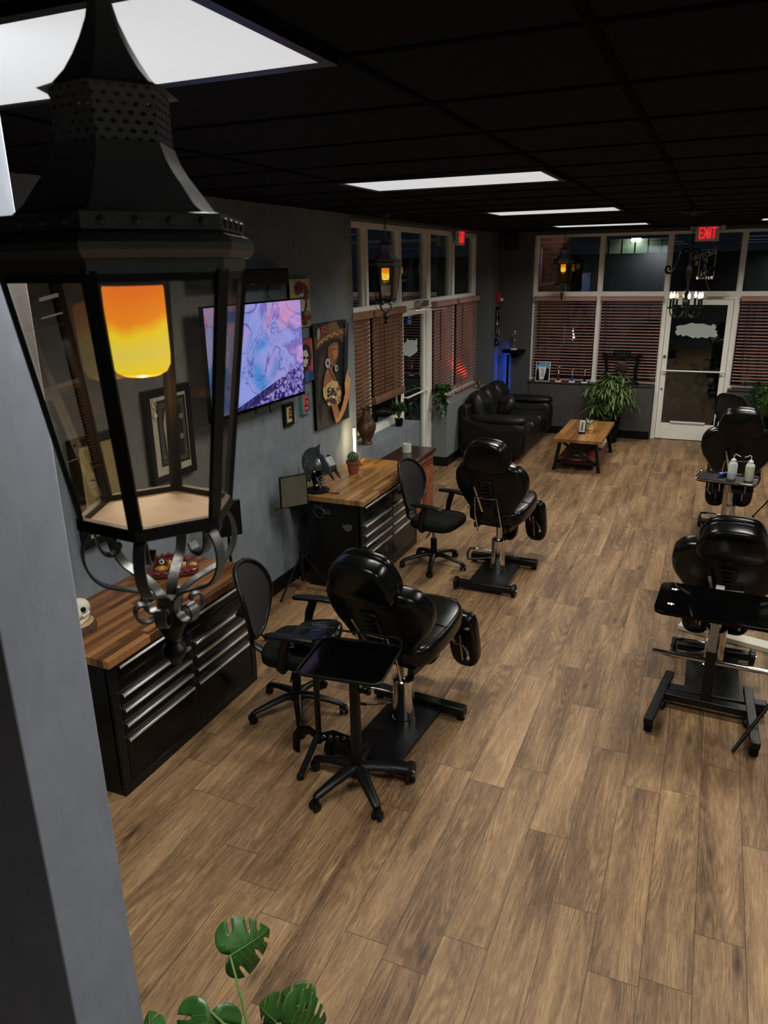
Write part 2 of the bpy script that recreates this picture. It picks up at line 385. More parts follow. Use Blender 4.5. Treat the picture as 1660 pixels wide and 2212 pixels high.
def text(body, size, mt, parent, fr, name='lettering', depth=0.002, align='CENTER', mirror=False, shear=0.0, space=1.0, stretch=(1, 1)):
    cu = bpy.data.curves.new('t', 'FONT'); cu.body = body; cu.size = size; cu.extrude = depth; cu.align_x = align; cu.align_y = 'CENTER'; cu.shear = shear; cu.space_line = space
    to = bpy.data.objects.new('t', cu); COL.objects.link(to); bpy.context.view_layer.update()
    me = bpy.data.meshes.new_from_object(to.evaluated_get(bpy.context.evaluated_depsgraph_get())); bpy.data.objects.remove(to)
    S = Matrix.Diagonal((-stretch[0] if mirror else stretch[0], stretch[1], 1, 1)); me.transform(fr @ S)
    if mirror: me.flip_normals()
    me.materials.clear(); me.materials.append(M[mt] if isinstance(mt, str) else mt)
    o = bpy.data.objects.new(name, me); COL.objects.link(o); o.parent = parent; return o
# ================================================================== THE SETTING
WX = -3.27      # plane of the left wall
GX = -3.50      # plane of the side windows
BY = 12.40      # face of the back wall
GY = 12.52      # plane of the back windows
RX = 3.2
def slab(name, a, b, mt, label, bevel=0):
    m = MB(); m.bb(a, b); return struct(m.build(name, mt, None, bevel), label)
slab('floor', (-3.6, -2.4, -0.06), (RX, GY + 0.1, 0.0), 'floor', 'brown oak plank floor')
slab('ceiling', (-3.7, -2.4, CEIL), (RX, GY + 0.1, CEIL + 0.05), 'ceiling', 'black tiled drop ceiling')
# ceiling grid
m = MB()
xs = [-2.09, -0.87, -0.30, 0.92 - 0.57, 1.57, 2.79]
ys = [-1.8 + 0.6 * i for i in range(24)]
for x in xs: m.bb((x - 0.012, -2.4, CEIL - 0.006), (x + 0.012, GY - 0.05, CEIL - 0.0005))
for y in ys: m.bb((-3.26, y - 0.010, CEIL - 0.005), (RX, y + 0.010, CEIL - 0.0005))
struct(m.build('trim_1', 'tbar'), 'black metal grid between the ceiling tiles')
slab('wall_left', (WX - 0.4, -2.4, 0), (WX, 6.85, CEIL), 'plaster', 'blue grey plastered wall behind the television')
slab('wall_left.001', (WX - 0.3, 11.80, 0), (WX, GY + 0.1, CEIL), 'greenwall', 'dark wall strip between side windows and corner')
slab('wall_left.002', (GX, 6.85, 0), (WX, 8.70, 0.85), 'plaster', 'plastered ledge under the side windows')
slab('wall_left.003', (GX, 9.76, 0), (WX, 11.80, 0.85), 'lowwall', 'low grey wall behind the sofa')
slab('wall_left.004', (GX - 0.12, 6.84, 3.14), (WX, 11.81, CEIL), 'darkwall', 'dark soffit above the side windows')
slab('wall_back', (WX, BY, 0), (-2.75, GY + 0.1, CEIL), 'darkwall', 'dark wall corner left of the back windows')
slab('wall_back.001', (-2.75, BY, 0), (-0.77, GY + 0.1, 0.84), 'backwall', 'dark low wall under the back windows left of the door')
slab('wall_back.002', (0.29, BY, 0), (RX, GY + 0.1, 0.84), 'backwall', 'dark low wall under the back window right of the door')
slab('wall_back.003', (-2.75, GY - 0.03, 3.12), (RX, GY + 0.1, CEIL), 'darkwall', 'dark header above the back windows')
slab('wall_right', (RX, -2.4, 0), (RX + 0.1, GY + 0.1, CEIL), 'plaster', 'right wall of the shop')
slab('wall_near', (-3.7, -2.5, 0), (RX + 0.1, -2.4, CEIL), 'plaster', 'wall behind the camera')
# partition stub in the near left corner
XC = -1.32
slab('wall_near.001', (WX, 0.984, 0), (XC, 1.20, CEIL), 'column', 'blue grey plastered wall end in the near left corner', 0.004)
# baseboards
slab('baseboard_left', (WX, 1.2, 0), (WX + 0.018, 6.86, 0.125), 'base', 'black baseboard along the television wall')
slab('baseboard_left.001', (WX, 9.74, 0), (WX + 0.018, BY, 0.125), 'base', 'black baseboard behind the sofa')
slab('baseboard_left.002', (GX, 9.742, 0), (WX + 0.018, 9.76, 0.125), 'base', 'black baseboard on the end of the low grey wall')
slab('baseboard_left.003', (WX, 6.86, 0), (WX + 0.018, 8.70, 0.125), 'base', 'black baseboard under the ledge')
slab('baseboard_back', (WX, BY - 0.018, 0), (-0.77, BY, 0.125), 'base', 'black baseboard left of the back door')
slab('baseboard_back.001', (0.29, BY - 0.018, 0), (RX, BY, 0.125), 'base', 'black baseboard right of the back door')
slab('trim_2', (-2.752, BY - 0.022, 0.84), (-0.765, GY, 0.853), 'backwall', 'dark sill under the back windows')
slab('trim_3', (0.288, BY - 0.022, 0.84), (RX, GY, 0.853), 'backwall', 'dark sill right of the back door')

# ---- windows and doors.  A bay: frame bars round one pane
def bay(name, label, fn, u0, u1, z0, z1, bars, depth=0.09, gl='glass', w=0.05):
    """fn(u, d, z) -> world; d = 0 room side of the frame, growing outwards; bars = left, right, bottom, top widths"""
    root = bpy.data.objects.new(name, None); COL.objects.link(root); root.location = fn(u0, 0, z0); struct(root, label)
    off = Vector(fn(u0, 0, z0)); f = MB()
    def bx(a, b):
        A = Vector(fn(*a)) - off; B = Vector(fn(*b)) - off; f.bb(A, B)
    l, r, bt, tp = bars
    bx((u0, 0, z0), (u0 + l, depth, z1)); bx((u1 - r, 0, z0), (u1, depth, z1))
    bx((u0 + l, 0, z0), (u1 - r, depth, z0 + bt)); bx((u0 + l, 0, z1 - tp), (u1 - r, depth, z1))
    # glazing stops
    g = 0.014
    bx((u0 + l, depth * 0.45, z0 + bt), (u0 + l + g, depth * 0.8, z1 - tp)); bx((u1 - r - g, depth * 0.45, z0 + bt), (u1 - r, depth * 0.8, z1 - tp))
    f.build('window_frame', 'frame', root, bevel=0.002)
    if gl:
        p = MB(); A = Vector(fn(u0 + l + 0.001, depth * 0.58, z0 + bt + 0.001)) - off; B = Vector(fn(u1 - r - 0.001, depth * 0.58 + 0.006, z1 - tp - 0.001)) - off
        p.bb(A, B); p.build('glass_pane', gl, root)
    return root
SIDE = lambda u, d, z: (GX - d, u, z)
BACK = lambda u, d, z: (u, GY + d, z)
ZB, ZT, ZTT = 2.205, 2.285, 3.14
n = 1
side_u = [(6.85, 7.712), (7.712, 8.67), (8.67, 9.652), (9.652, 10.68), (10.68, 11.80)]
for i, (a, b) in enumerate(side_u):
    wl = 0.03; l = 0.03 if i else 0.02; r = 0.03
    if i == 2: r = 0.07
    if i == 3: l = 0.07
    if i in (3,): r = 0.055
    if i == 4: l = 0.055; r = 0.035
    bay('window_%d' % n, ['nearest', 'second', 'third', 'fourth', 'farthest'][i] + ' high pane of the side windows', SIDE, a, b, ZB, ZTT, (l, r, 0.08, 0.055)); n += 1
    if i != 2:
        bay('window_%d' % n, ['nearest', 'second', '', 'fourth', 'farthest'][i] + ' low pane of the side windows behind a blind', SIDE, a, b, 0.85, ZB, (l, r, 0.07, 0.02)); n += 1
back_u = [(-2.75, -1.705), (-1.705, -0.72), (-0.72, 0.281), (0.281, 1.33), (1.33, 2.36), (2.36, 3.2)]
for i, (a, b) in enumerate(back_u):
    nm = ['first', 'second', 'above the door, third', 'fourth', 'fifth', 'last'][i]
    bay('window_%d' % n, nm + ' high pane of the back windows', BACK, a, b, ZB - 0.02, 3.13, (0.025 + (0.02 if i == 0 else 0), 0.03, 0.08, 0.05)); n += 1
    if i != 2:
        bay('window_%d' % n, nm + ' low pane of the back windows behind a blind', BACK, a, b, 0.853, ZB - 0.02, (0.025 + (0.02 if i == 0 else 0), 0.03, 0.035, 0.02)); n += 1
# jambs of the two doors
m = MB(); m.bb((-0.76, GY - 0.005, 0), (-0.695, GY + 0.09, ZB)); m.bb((0.235, GY - 0.005, 0), (0.295, GY + 0.09, ZB)); m.bb((-0.695, GY, 2.15), (0.235, GY + 0.09, ZB))
struct(m.build('trim_4', 'frame', None, 0.002), 'cream metal jamb of the back door')
m = MB(); m.bb((GX - 0.09, 9.56, 0), (GX + 0.01, 9.755, ZB)); m.bb((GX - 0.09, 8.64, 0), (GX + 0.003, 8.70, ZB)); m.bb((GX - 0.09, 8.70, 2.19), (GX, 9.56, ZB))
struct(m.build('trim_5', 'frame', None, 0.002), 'cream metal jamb of the side door')
# back door leaf
def door(name, label, fn, u0, u1, z1, gz0, stile, barz, inv=False):
    root = bpy.data.objects.new(name, None); COL.objects.link(root); O = Vector(fn(u0, 0, 0)); root.location = O; struct(root, label)
    f = MB()
    def bx(mb, a, b): mb.bb(Vector(fn(*a)) - O, Vector(fn(*b)) - O)
    bx(f, (u0, 0.01, 0.01), (u0 + stile, 0.055, z1)); bx(f, (u1 - stile, 0.01, 0.01), (u1, 0.055, z1))
    bx(f, (u0 + stile, 0.01, 0.01), (u1 - stile, 0.055, gz0)); bx(f, (u0 + stile, 0.01, z1 - 0.075), (u1 - stile, 0.055, z1))
    f.build('door_frame', 'frame', root, 0.003)
    g = MB(); bx(g, (u0 + stile + .001, 0.028, gz0 + .001), (u1 - stile - .001, 0.035, z1 - 0.076)); g.build('glass_pane', 'glass', root)
    h = MB(); a = Vector(fn(u0 + 0.02, -0.05, barz)) - O; b = Vector(fn(u1 - 0.02, -0.05, barz)) - O
    h.tube([a, b], 0.012, 12)
    for u in (u0 + 0.035, u1 - 0.035): h.cyl(Vector(fn(u, -0.05, barz)) - O, Vector(fn(u, 0.012, barz)) - O, 0.009, 10)
    h.build('push_bar', 'frame', root)
    return root, O
dr, O = door('door_1', 'cream framed glass exit door in the back wall', BACK, -0.69, 0.23, 2.145, 0.26, 0.075, 1.09)
s = MB(); s.bb(Vector((-0.48, GY - 0.012, 0.275)) - O, Vector((0.03, GY + 0.008, 0.30)) - O); s.build('mail_slot', 'white', dr, 0.002)
s = MB(); s.cyl(Vector((-0.655, GY - 0.012, 1.30)) - O, Vector((-0.655, GY + 0.012, 1.30)) - O, 0.022, 16); s.cyl(Vector((-0.655, GY - 0.006, 0.80)) - O, Vector((-0.655, GY + 0.012, 0.80)) - O, 0.016, 12)
s.build('lock_cylinder', 'steel', dr)
M['sticker'] = mat('pale grey green vinyl', (0.40, 0.46, 0.42), 0.6, var=0.06, vs_=3)
# pale vinyl blot on the back door glass (outline measured on the glass)
blot = [(1459, 716), (1463, 712), (1461, 706), (1466, 703), (1480, 702), (1496, 697), (1502, 699), (1520, 699), (1536, 704), (1541, 700), (1547, 702), (1548, 708), (1545, 712), (1550, 715), (1549, 720), (1552, 724), (1546, 729), (1534, 727), (1528, 731), (1517, 728), (1508, 731), (1503, 728), (1499, 731), (1490, 727), (1483, 724), (1476, 727), (1471, 722), (1466, 725), (1461, 722)]
pts = [PY(x, y, GY + 0.026) for x, y in blot]; fr = frame((0, GY + 0.024, 0), (1, 0, 0), (0, 0, 1), (0, -1, 0))
m = MB(); m.prism([(p.x, p.z) for p in pts], 0.002, fr); m.v = [tuple(Vector(v) - O) for v in m.v]; m.build('vinyl_sticker', 'sticker', dr, smooth=False)
ds, O = door('door_2', 'cream framed glass door in the side windows', SIDE, 8.71, 9.55, 2.18, 0.26, 0.065, 1.12)
blot = [(868, 749), (872, 742), (878, 739), (880, 731), (884, 735), (890, 734), (896, 736), (901, 731), (902, 741), (901, 748), (903, 756), (900, 761), (895, 764), (890, 768), (884, 771), (880, 768), (875, 769), (872, 762), (868, 758)]
pts = [PX(x, y, GX - 0.026) for x, y in blot]; fr = frame((GX - 0.026, 0, 0), (0, 1, 0), (0, 0, 1), (1, 0, 0))
m = MB(); m.prism([(p.y, p.z) for p in pts], 0.002, fr); m.v = [tuple(Vector(v) - O) for v in m.v]; m.build('vinyl_sticker', 'sticker', ds, smooth=False)
M['bluetape'] = mat('blue paper label', (0.06, 0.14, 0.42), 0.6)
for (a, b) in (((881.5, 681), (889, 688)), ((880.5, 692), (889.5, 699))):
    p = PX(*a, GX - 0.024); q = PX(*b, GX - 0.024); m = MB(); m.bb(Vector((p.x, p.y, p.z)) - O, Vector((p.x - 0.002, q.y, q.z)) - O); m.build('blue_label', 'bluetape', ds)
# door closers
t = thing('door_closer', 'grey metal door closer box and arm above the back door', 'door closer', (0, GY - 0.045, 2.22))
m = MB(); m.box((-0.03, 0, 0), (0.27, 0.075, 0.055)); m.build('closer_body', 'cream', t, 0.006)
m = MB(); m.tube([(-0.02, -0.03, -0.02), (-0.17, -0.14, -0.055), (-0.24, -0.02, -0.07)], 0.009, 8, flat=0.5); m.build('closer_arm', 'steel', t)
t = thing('door_closer', 'grey metal door closer box and arm above the side door', 'door closer', (GX + 0.045, 9.28, 2.24))
m = MB(); m.box((0, 0, 0), (0.075, 0.30, 0.07)); m.build('closer_body', 'steel', t, 0.008)
m = MB(); m.tube([(0.03, 0.0, -0.04), (0.10, 0.22, -0.07), (0.18, 0.44, -0.085)], 0.011, 8, flat=0.5); m.tube([(0.18, 0.44, -0.085), (0.01, -0.28, -0.075)], 0.008, 8); m.build('closer_arm', 'steel', t)

# ---- outside, seen through the glass
M['asphalt'] = mat('dark asphalt', (0.05, 0.052, 0.055), 0.9, var=0.3)
M['teal'] = mat('dark teal cladding', (0.012, 0.020, 0.022), 0.8, var=0.15, vs_=0.6)
slab('trim_6', (-12, GY + 0.12, -0.12), (14, 34, -0.06), 'asphalt', 'dark pavement outside the back windows')
slab('trim_7', (-9, 6, -0.12), (-3.6, GY + 0.12, -0.06), 'asphalt', 'dark pavement outside the side windows')
t = thing('building', 'dark teal building across the lot behind the back windows', 'building', (0, 30, -0.06))
m = MB(); m.bb((-14, 0, 0), (14, 0.3, 3.05)); m.build('wall', 'teal', t)
M['corr'] = mat('ribbed metal cladding', (0.30, 0.36, 0.27), 0.6, var=0.2)
m = MB()
for i in range(6): m.bb((-4.3 + i * 0.46, -0.05, 3.05), (-4.3 + i * 0.46 + 0.40, 0.3, 3.55))
m.build('ribbed_cladding', 'corr', t)
m = MB(); m.box((-2.9, -0.25, 3.5), (0.3, 0.3, 0.12)); m.build('lamp_shade', emis('flood lamp', (0.9, 1.0, 0.9), 8.0), t)
l = bpy.data.lights.new('lot_lamp', 'SPOT'); l.energy = 10; l.color = (0.8, 1, 0.85); l.spot_size = 2.4; l.spot_blend = 0.6
lo = bpy.data.objects.new('lot_lamp', l); lo.location = (-2.9, 29.2, 3.45); lo.rotation_euler = (math.radians(35), 0, 0); COL.objects.link(lo)
l = bpy.data.lights.new('wall_light', 'POINT'); l.energy = 9; l.color = (1, 0.9, 0.75); l.shadow_soft_size = 0.08
lo = bpy.data.objects.new('wall_light', l); lo.location = (-2.3, 12.95, 3.55); COL.objects.link(lo)
slab('brick_pillar', (-3.2, 13.35, -0.06), (-2.42, 13.9, 3.6), 'brick', 'red brick pillar outside the first back window')
bpy.data.objects['brick_pillar'].name = 'trim_8'
m = MB()
for i in range(420):
    a = random.uniform(0, 2 * PI); b = random.uniform(0, 1) ** 0.5
    c = Vector((0.1 + 1.5 * b * math.cos(a), 15.2 + 0.8 * b * math.sin(a), random.uniform(0.0, 0.9))); R = Euler((random.uniform(0, 6), random.uniform(0, 6), random.uniform(0, 6))).to_matrix()
    m.box(c, (0.16, 0.10, 0.01), R)
tag(m.build('hedge', 'leafd'), 'dark clipped hedge outside the back door glass', 'hedge')

# ---- ceiling light panels
for i, (x, y) in enumerate(PANELS):
    where = ['nearest the camera', 'second from the camera', 'third from the camera', 'farthest, nearest the back windows'][i % 4] if i < 8 else 'added unseen behind the camera'
    rowl = 'left row' if i < 4 else 'right row'
    t = thing('ceiling_light', 'white rectangular ceiling light panel in the %s, %s' % (rowl, where), 'ceiling light', (x, y, CEIL - 0.02), group='ceiling light panels')
    m = MB()
    for a, b in (((-0.6, -0.3), (0.6, -0.27)), ((-0.6, 0.27), (0.6, 0.3)), ((-0.6, -0.27), (-0.57, 0.27)), ((0.57, -0.27), (0.6, 0.27))): m.bb((*a, 0.0), (*b, 0.018))
    m.build('frame', 'blkmetal', t)
    m = MB(); m.bb((-0.57, -0.27, 0.004), (0.57, 0.27, 0.014)); m.build('diffuser', 'panel', t)

# ---- blinds
def blind(label, fn, u0, u1, z0, z1, mt, cords, wand=None, tilt=0.6, sp=0.0455):
    O = Vector(fn((u0 + u1) / 2, 0, z1)); t = thing('window_blind', label, 'blind', O, group='wooden window blinds')
    e = Vector(fn(1, 0, 0)) - Vector(fn(0, 0, 0)); o_ = Vector(fn(0, 1, 0)) - Vector(fn(0, 0, 0)); w = u1 - u0
    def P(u, d, z): return Vector(fn(u, d, z)) - O
    m = MB(); m.bb(P(u0 - 0.01, -0.045, z1 - 0.075), P(u1 + 0.01, 0.035, z1)); m.bb(P(u0 - 0.012, -0.052, z1 - 0.02), P(u1 + 0.012, -0.02, z1 - 0.006)); m.bb(P(u0 - 0.012, -0.052, z1 - 0.07), P(u1 + 0.012, -0.02, z1 - 0.055))
    m.build('valance', mt, t, 0.004)
    m = MB(); z = z1 - 0.10
    R0 = Matrix((e, o_, Vector((0, 0, 1)))).transposed()
    while z > z0 + 0.06:
        R = R0 @ Matrix.Rotation(tilt, 3, 'X'); m.box(P((u0 + u1) / 2, 0, z), (w, 0.050, 0.0035), R); z -= sp
    m.build('slats', mt, t)
    m = MB(); m.bb(P(u0, -0.026, z0), P(u1, 0.026, z0 + 0.022))
    if z0 > 1.0:
        for k in range(6): m.bb(P(u0, -0.026, z0 + 0.004 * 0 + k * 0.013), P(u1, 0.026, z0 + k * 0.013 + 0.009))
    m.build('bottom_rail', mt, t, 0.003)
    m = MB()
    for c in cords:
        m.cyl(P(u0 + w * c, -0.030, z1 - 0.08), P(u0 + w * c, -0.030, z0 + 0.01), 0.0022, 6)
        m.cyl(P(u0 + w * c, 0.030, z1 - 0.08), P(u0 + w * c, 0.030, z0 + 0.01), 0.0022, 6)
    m.build('ladder_cord', 'cord', t)
    if wand:
        m = MB(); m.cyl(P(u0 + w * wand[0], -0.055, z1 - 0.08), P(u0 + w * wand[0], -0.055, wand[1]), 0.006, 8); m.build('tilt_wand', 'cord', t)
    return t
SB = lambda u, d, z: (GX + 0.034 - d, u, z)
BB_ = lambda u, d, z: (u, GY - 0.034 + d, z)
blind('brown wooden blind at the side windows, nearest, behind the bronze vase', SB, 6.87, 7.66, 0.90, 2.24, 'blind', (0.3, 0.75), None, -1.08)
blind('brown wooden blind at the side windows pulled partly up above the ledge', SB, 7.74, 8.64, 1.20, 2.24, 'blind', (0.15, 0.55, 0.88), (0.22, 1.30), -1.08)
blind('dark brown wooden blind just beyond the side door', SB, 9.76, 10.62, 0.88, 2.24, 'blind_red', (0.2, 0.8), (0.15, 1.45), -1.08)
blind('dark brown wooden blind glowing red at the far end of the side windows', SB, 10.74, 11.76, 0.88, 2.24, 'blind_red', (0.2, 0.8), (0.12, 1.5), -1.08)
blind('reddish wooden blind at the back window nearest the corner', BB_, -2.70, -1.75, 0.875, 2.20, 'blind_red', (0.2, 0.5, 0.8), (0.10, 1.35), 0.22, 0.047)
blind('reddish wooden blind behind the gong, left of the back door', BB_, -1.66, -0.76, 0.875, 2.20, 'blind_red', (0.2, 0.8), (0.10, 1.35), 0.22, 0.047)
blind('reddish wooden blind right of the back door', BB_, 0.33, 1.30, 0.875, 2.20, 'blind_red', (0.2, 0.8), (0.12, 1.25), 0.22, 0.047)

# ---- exit signs
def exit_sign(label, loc, rz, lamps, dx=0.0):
    t = thing('exit_sign', label, 'exit sign', loc, rz)
    m = MB(); m.box((0, 0, 0), (0.32, 0.05, 0.205)); m.build('housing', 'cream', t, 0.008)
    fr = frame((0.0, -0.0255, 0.0), (1, 0, 0), (0, 0, 1), (0, -1, 0))
    text('EXIT', 0.225, M['exitred'], t, fr, 'letters', 0.0015, stretch=(0.52, 1.0))
    if lamps:
        for s in (-1, 1):
            m = MB(); m.cyl((s * 0.20, 0.01, 0.075), (s * 0.20, -0.03, 0.075), 0.033, 18); m.cyl((s * 0.15, 0, 0.075), (s * 0.19, 0, 0.075), 0.01, 8); m.build('emergency_lamp', 'cream', t)
    return t
M['exitred'] = emis('red exit letters', (1.0, 0.01, 0.035), 1.15)
exit_sign('cream EXIT sign with red letters and two lamps, above the back door', (-0.23, 12.30, 3.065), 0, True)
exit_sign('cream EXIT sign with red letters hanging side-on above the side windows', (-3.42, 10.72, 3.06), math.radians(90), False)
for loc in ((-0.23, 12.22, 3.06), (-3.33, 10.72, 3.05)):
    l = bpy.data.lights.new('exit_glow', 'POINT'); l.energy = 0.12; l.color = (1, 0.03, 0.03); l.shadow_soft_size = 0.0
    lo = bpy.data.objects.new('exit_glow', l); lo.location = loc; COL.objects.link(lo)
# OPEN neon, seen from behind
t = thing('neon_sign', 'unlit white tube OPEN sign hanging behind the back door transom glass, seen mirrored', 'neon sign', (-0.195, 12.47, 2.65))
m = MB(); w, h = 0.105, 0.20
pts = [(-w + .02, 0, -h), (w - .02, 0, -h), (w, 0, -h + .02), (w, 0, h - .02), (w - .0, 0, h), (-w, 0, h), (-w, 0, -h + .02)]
m.tube(pts, 0.0045, 8, closed=True); m.tube([(0.0, 0, 0.15), (0.11, 0, 0.175), (0.115, 0, 0.155), (0.02, 0, 0.125)], 0.0045, 8); m.build('border_tube', 'white', t)
for i, ch in enumerate('OPEN'):
    text(ch, 0.10, 'white', t, frame((-0.01 - 0.01 * i, -0.004, 0.135 - 0.09 * i), (1, 0, 0), (0, 0, 1), (0, -1, 0)), 'tube_letter', 0.003, mirror=True)
m = MB(); m.tube([(-0.09, 0, 0.20), (-0.03, 0, 0.36)], 0.0015, 5); m.tube([(0.09, 0, 0.20), (0.03, 0, 0.36)], 0.0015, 5); m.tube([(0.01, 0, -0.20), (0.03, 0.0, -0.28), (0.07, -0.01, -0.36), (0.09, -0.02, -0.40)], 0.003, 6); m.build('hanging_cord', 'steel', t)

# ---- corner: speaker, fire alarm, shelf, blue light
t = thing('wall_speaker', 'black box speaker high in the back left corner', 'speaker', (-3.08, 12.28, 3.03))
m = MB(); m.box((0, 0, 0), (0.19, 0.17, 0.25), Euler((0, 0, 0.4)).to_matrix()); m.build('cabinet', 'blk', t, 0.01)
m = MB(); m.beam((0, 0.05, 0.0), (-0.02, 0.12, 0.0), 0.04, 0.04); m.build('bracket', 'blkmetal', t)
t = thing('fire_alarm', 'red fire alarm with clear strobe on the dark wall near the corner', 'fire alarm', (WX, 12.28, 2.19))
m = MB(); m.box((0.025, 0, 0), (0.05, 0.13, 0.17)); m.build('housing', 'red', t, 0.008)
m = MB(); m.box((0.065, 0.02, -0.035), (0.04, 0.07, 0.05)); m.build('strobe', 'white', t, 0.01)
t = thing('corner_shelf', 'small black floating shelf in the back left corner', 'shelf', (-2.98, 12.30, 1.34))
m = MB(); m.box((0, 0, 0), (0.34, 0.195, 0.05)); m.build('shelf_board', 'blkmatte', t, 0.003)
m = MB(); m.prism([(-0.09, -0.025), (0.10, -0.025), (0.03, -0.12), (-0.02, -0.12)], 0.03, frame((0, 0.06, 0), (1, 0, 0), (0, 0, 1), (0, -1, 0))); m.build('bracket', 'blkmatte', t)
t = thing('light_bar', 'slim black light bar standing in the corner and glowing blue', 'light bar', (-3.07, 12.30, 0))
m = MB(); m.bb((-0.018, -0.018, 0.03), (0.018, 0.012, 1.28)); m.lathe([(0.09, 0), (0.09, 0.02), (0.02, 0.035)], (0, 0, 0), 20); m.build('housing', 'blkmetal', t)
m = MB(); m.bb((-0.012, 0.012, 0.06), (0.012, 0.016, 1.26)); m.build('led_strip', emis('blue led strip', (0.02, 0.12, 1.0), 0.6), t)
area('blue_led', (-3.09, 12.322, 0.80), 0.03, 1.2, 3.2, (0.03, 0.13, 1.0), (math.radians(90), 0, math.radians(50)))
# poster on the dark wall strip
t = thing('wall_poster', 'narrow black and white ink poster on the dark wall near the corner', 'poster', (WX, 12.34, 1.73))
m = MB(); m.bb((0.001, -0.17, -0.31), (0.009, 0.17, 0.31)); m.build('board', 'blkmatte', t)
m = MB(); m.m = 0
for k in range(46):
    y = random.uniform(-0.14, 0.14); z = random.uniform(-0.28, 0.26); a = random.uniform(0, PI); L = random.uniform(0.04, 0.13)
    d = Vector((0, math.cos(a), math.sin(a) * 1.4)) * L / 2; p = Vector((0.0095, y, z)); q = Vector((0.0095, max(-.16, min(.16, (p + d).y)), max(-.3, min(.3, (p + d).z))))
    m.tube([p, q], 0.006, 5, m=0 if k % 5 else (1 if z < -0.05 else 2), flat=0.3)
m.build('ink_drawing', ['bone', 'bluetape', 'cutwood'], t)
# ================================================================== LANTERNS
def perfmat():
    m, t = newmat('perforated iron'); b = t.b
    b.inputs['Base Color'].default_value = (0.22, 0.22, 0.23, 1); b.inputs['Roughness'].default_value = 0.5; b.inputs['Metallic'].default_value = 0.1
    uv = t.new('ShaderNodeUVMap'); sp = t.new('ShaderNodeSeparateXYZ'); t.link(uv.outputs[0], sp.inputs[0])
    v = t.math('MULTIPLY', sp.outputs[1], 7.0); row = t.math('FLOOR', v); u = t.math('ADD', t.math('MULTIPLY', sp.outputs[0], 30.0), t.math('MULTIPLY', t.math('MODULO', row, 2.0), 0.5))
    du = t.math('SUBTRACT', t.math('FRACT', u), 0.5); dv = t.math('SUBTRACT', t.math('FRACT', v), 0.5)
    d = t.math('SQRT', t.math('ADD', t.math('MULTIPLY', du, du), t.math('MULTIPLY', dv, dv)))
    t.link(t.math('GREATER_THAN', d, 0.26), b.inputs['Alpha']); return m
M['perf'] = perfmat()
def flamemat():
    m, t = newmat('flame effect bulb'); b = t.b; ob = t.obj(); sp = t.new('ShaderNodeSeparateXYZ'); t.link(ob, sp.inputs[0])
    z = t.math('ADD', sp.outputs[2], t.math('MULTIPLY', t.math('SUBTRACT', t.noise(t.map(ob, (16, 16, 9)), 1, 2, 0.4), 0.5), 0.05))
    c = t.ramp(t.rng(z, -0.060, 0.055, 0, 1), [(0.0, (1.0, 0.42, 0.0)), (0.10, (0.85, 0.72, 0.02)), (0.30, (0.74, 0.66, 0.10)), (0.52, (0.86, 0.68, 0.02)), (0.66, (0.85, 0.27, 0.012)), (1.0, (0.78, 0.17, 0.015))])
    t.link(c, b.inputs['Emission Color']); b.inputs['Emission Strength'].default_value = 1.0; b.inputs['Base Color'].default_value = (0.5, 0.2, 0.03, 1)
    return m
M['flame'] = flamemat()
M['frost'] = mat('frosted beige lantern floor', (0.42, 0.41, 0.37), 0.7, var=0.2, vs_=14)
